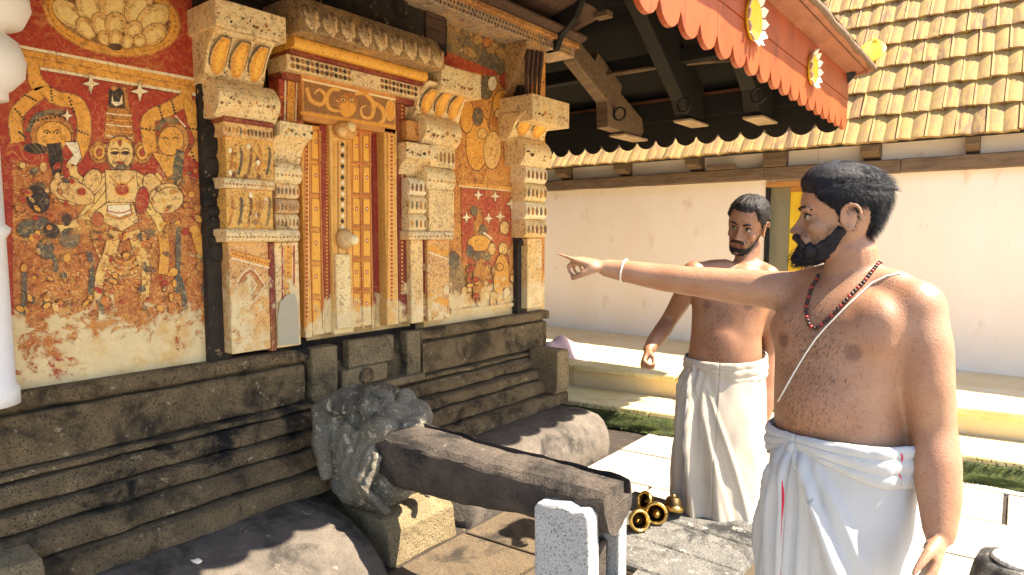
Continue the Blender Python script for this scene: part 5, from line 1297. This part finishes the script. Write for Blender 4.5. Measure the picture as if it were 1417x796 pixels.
th = [hit(bv1, a, b, .003)[0] for a, b in ((1246, 379), (1228, 383), (1208, 392), (1190, 408), (1172, 425), (1155, 442), (1142, 455), (1130, 469), (1119, 485), (1108, 503), (1097, 522), (1087, 540), (1078, 556))]
MB().tube([q for q in th if q], .0022, 6).build('sacred_thread', M['thread'], P1)
ax = (far(850, 373, 2.07)-far(878, 378, 2.04)).normalized(); cB = far(864, 375.5, 2.055); uB = ax.cross(ZZ).normalized(); vB = ax.cross(uB)
MB().tube([cB+uB*(.0385*cos(a))+vB*(.0385*sin(a)) for a in [2*pi*i/28 for i in range(29)]], .0028, 8).build('wrist_thread', M['thread'], P1)
# body hair
mb = MB(); rr = random.Random(11)
for i in range(2600):
    if i % 3: px, py = rr.gauss(1125, 24), rr.gauss(462, 38)
    elif i % 2: px, py = rr.gauss(1092, 12), rr.uniform(500, 604)
    else: px, py = rr.gauss(1125, 36), rr.uniform(520, 600)
    q, n_ = hit(bv1, px, py, .0002)
    if q and 395 < py < 604 and q.z < far(1160, 395, t1).z: strips(mb, [(q, (Vector((rr.gauss(0, .5), rr.gauss(0, .5), -1))+n_*.2).normalized(), n_)], 0.011, .00026, curl=.6, seed=i)
mb.build('body_hair', M['fuzz'], P1)['kind'] = 'stuff'

# ---------------- second man, watching
t2 = 3.02
b2 = far(1003, 600, t2); P2 = person('person', (b2.x, b2.y, 0), 'moustached bare-chested man in cream dhoti standing with arms lowered')
n2 = v2(-.46, -.88).normalized(); l2 = ZZ.cross(n2).normalized(); mb = MB()
TS = [(1026, 366, .058, .056), (1023, 374, .105, .068), (1019, 383, .15, .082), (1015, 396, .176, .10), (1011, 415, .178, .112), (1007, 440, .166, .112), (1004, 465, .160, .115), (1003, 485, .166, .122), (1002, 505, .170, .124), (1001, 530, .172, .125), (1000, 560, .17, .125)]
mb.loft([(far(a, b, t2), l2, n2, r1, r2) for a, b, r1, r2 in TS], 32, pw=.86)
ch2 = far(1011, 416, t2)
for k in (-1, 1): mb.ell(ch2+l2*k*.074+n2*.054+ZZ*.012, (.090, .050, .072), Matrix((l2, n2, ZZ)).transposed(), nu=18, nv=10)
mb.ell(far(1003, 480, t2)+n2*.022, (.135, .110, .16), Matrix((l2, n2, ZZ)).transposed(), nu=20, nv=12)
mb.limb([far(1026, 382, t2+.01), far(1031, 366, t2+.02), far(1038, 338, t2+.03)], [.064, .056, .052], 16)
Rs = far(960, 379, 3.02); Ls = far(1062, 385, 2.98)
mb.ell(Rs, (.062, .06, .066)); mb.ell(Ls, (.062, .06, .066)); mb.limb([far(1005, 372, t2), far(985, 373, t2), Rs], [.05, .05, .046], 12); mb.limb([far(1042, 372, t2), far(1056, 376, t2), Ls], [.05, .05, .046], 12)
mb.limb([Rs, far(950, 402, 3.10), far(938, 424, 3.17), far(926, 443, 3.21), far(917, 457, 3.17), far(906, 472, 3.10), far(898, 484, 3.05)], [.057, .054, .049, .043, .045, .039, .029], 16)
mb.limb([Ls, far(1065, 420, 2.99), far(1067, 458, 3.01), far(1067, 490, 3.02), far(1066, 520, 2.99), far(1062, 550, 2.96), far(1059, 573, 2.94)], [.057, .054, .049, .043, .045, .038, .028], 16)
Wr = far(898, 485, 3.05); dr_ = far(886, 512, 2.98)-Wr; hand(mb, Wr, dr_, v2(.75, -.2, -.2), v2(-.3, -.9), [(1.0, 1.2, .7), (1.1, 1.3, .7), (1.15, 1.3, .7), (1.2, 1.3, .7)], [(.8, .3, .6, .04), (.6, -.5, .5, .034), (.5, -.8, .3, .026)])
Wl = far(1059, 575, 2.94); hand(mb, Wl, far(1052, 622, 2.90)-Wl, v2(-.8, .5), n2, [(.2, .35, .25), (.25, .4, .25), (.3, .45, .3), (.4, .45, .3)], [(.75, .5, .2, .042), (.9, .15, .25, .034), (.95, 0, .3, .028)])
hd2 = Head(far(1034, 312, t2), v2(-.64, -.74, -.20), (ZZ+RGT*.26).normalized(), (1.09, 1.06, 1.1)); hd2.shape(mb)
for k in (-1, 1):
    hp = far(1001, 545, t2)+l2*k*.09; hp.z = .9; kn = hp.copy(); kn.z = .5; kn += n2*.02; an = hp.copy(); an.z = .075
    mb.limb([hp, kn, an], [.085, .06, .042], 12); mb.limb([an-ZZ*.035-n2*.03, an-ZZ*.04+n2*.08, an-ZZ*.05+n2*.17], [.035, .036, .024], 12)
me2 = remesh(mb, .0055, 5, .5)
lap(me2, 36, lambda p: (sst(.14, .19, (p-hd2.c).length)*sst(.02, .2, (p-Wr).length)*sst(.02, .2, (p-Wl).length)*(1. if p.z > .8 else 0.)))
bv2 = BVHTree.FromPolygons([v.co.copy() for v in me2.vertices], [list(p.vertices) for p in me2.polygons])
nip2 = [ch2+l2*k*.095+n2*.115-ZZ*.012 for k in (-1, 1)]
def stub2(q): return .5*sst(-.045, -.08, q.z)*sst(-.01, .04, q.x+.2*abs(q.y))
mesh_part(me2, 'body', M['skin2'], P2, skincol((.29, .14, .072), hd2, hd2.M.inverted(), nip2, stub2, (.22, .08, .06)))
L1b = [(0, .074), (22, .074), (38, .079), (50, .060), (58, .038), (72, .026), (84, -.018), (97, -.028), (104, .018), (116, .022), (128, -.02), (142, -.06), (180, -.075)]
def line2(a):
    d = math.degrees(a)
    for (u, v), (u2, v2_) in zip(L1b, L1b[1:]):
        if d <= u2: return v+(v2_-v)*(d-u)/(u2-u)
    return L1b[-1][1]
th2 = lambda a, z: .005+.010*sst(.0, .07, z)+.004*noise.noise(Vector((a*8, z*60, 2)))
mb = hair_cap(hd2, line2, th2); rr = random.Random(5)
def fn2(a, z, th):
    m = z-line2(a)
    if m < .004: return None
    return th2(a, z)*.8*sst(0, .02, m), (rr.uniform(-1, 1), rr.uniform(-1, 1), rr.uniform(-.6, .8))
strips(mb, hair_roots(hd2, 3800, fn2, rr), .013, .0009, curl=.9, seed=4)
mb.build('hair', M['hair2'], P2)
mb = beard_cap(hd2, pw([(0, -.086), (18, -.084), (30, -.066), (40, -.084), (62, -.078), (82, -.050), (90, -.02), (98, -.02), (102, -.12)]), lambda d, z: .0022+.003*sst(40, 20, d))
for k in (-1, 1):
    mb.tube([hd2((.099, 0, -.049)), hd2((.096, k*.014, -.052)), hd2((.086, k*.028, -.060)), hd2((.076, k*.036, -.072))], [.0075, .0085, .007, .004], 8)
mb.rough(.0025, 120)
def fb2(a, z, th):
    d = math.degrees(a)
    if d < 34 and -.058 < z < -.044: return (.006, (.1, .8 if th < pi else -.8, -.7))
    if z < -.082 and d < 80: return (.001, (.2, 0, -1))
    return None
strips(mb, hair_roots(hd2, 1600, fb2, rr), .010, .0008, curl=.5, seed=6)
mb.build('moustache', M['hair2'], P2)
def fs2(a, z, th):
    d = math.degrees(a)
    if -.11 < z < -.03 and 50 < d < 98: return (.0008, (.15, 0, -1))
    return None
stubble(hd2, 1100, fs2, .007, M['hair2'], P2, 12)
eyes(hd2, P2)
zt2 = far(1003, 490, t2).z
dhoti(P2, far(1003, 500, t2), far(994, 700, t2), n2, .176, .142, .198, .178, lambda f: zt2-.012-.02*cos(f)+.012*sin(f), .10, radians(-38), M['dhoti2'], None, None, 9,
      border=((.30, .030, .05, 1., M['greyborder']), (.0, .018, .05, 1., M['greyborder'])))
mb = MB(); rr = random.Random(15)
for i in range(900):
    px, py = (rr.gauss(1000, 20), rr.gauss(425, 16)) if i % 2 else (rr.gauss(992, 9), rr.uniform(430, 498))
    q, n_ = hit(bv2, px, py, .0002)
    if q and (q-ch2).length < .5: strips(mb, [(q, (Vector((rr.gauss(0, .5), rr.gauss(0, .5), -1))+n_*.2).normalized(), n_)], .014, .0004, curl=.6, seed=i)
mb.build('body_hair', M['fuzz'], P2)['kind'] = 'stuff'
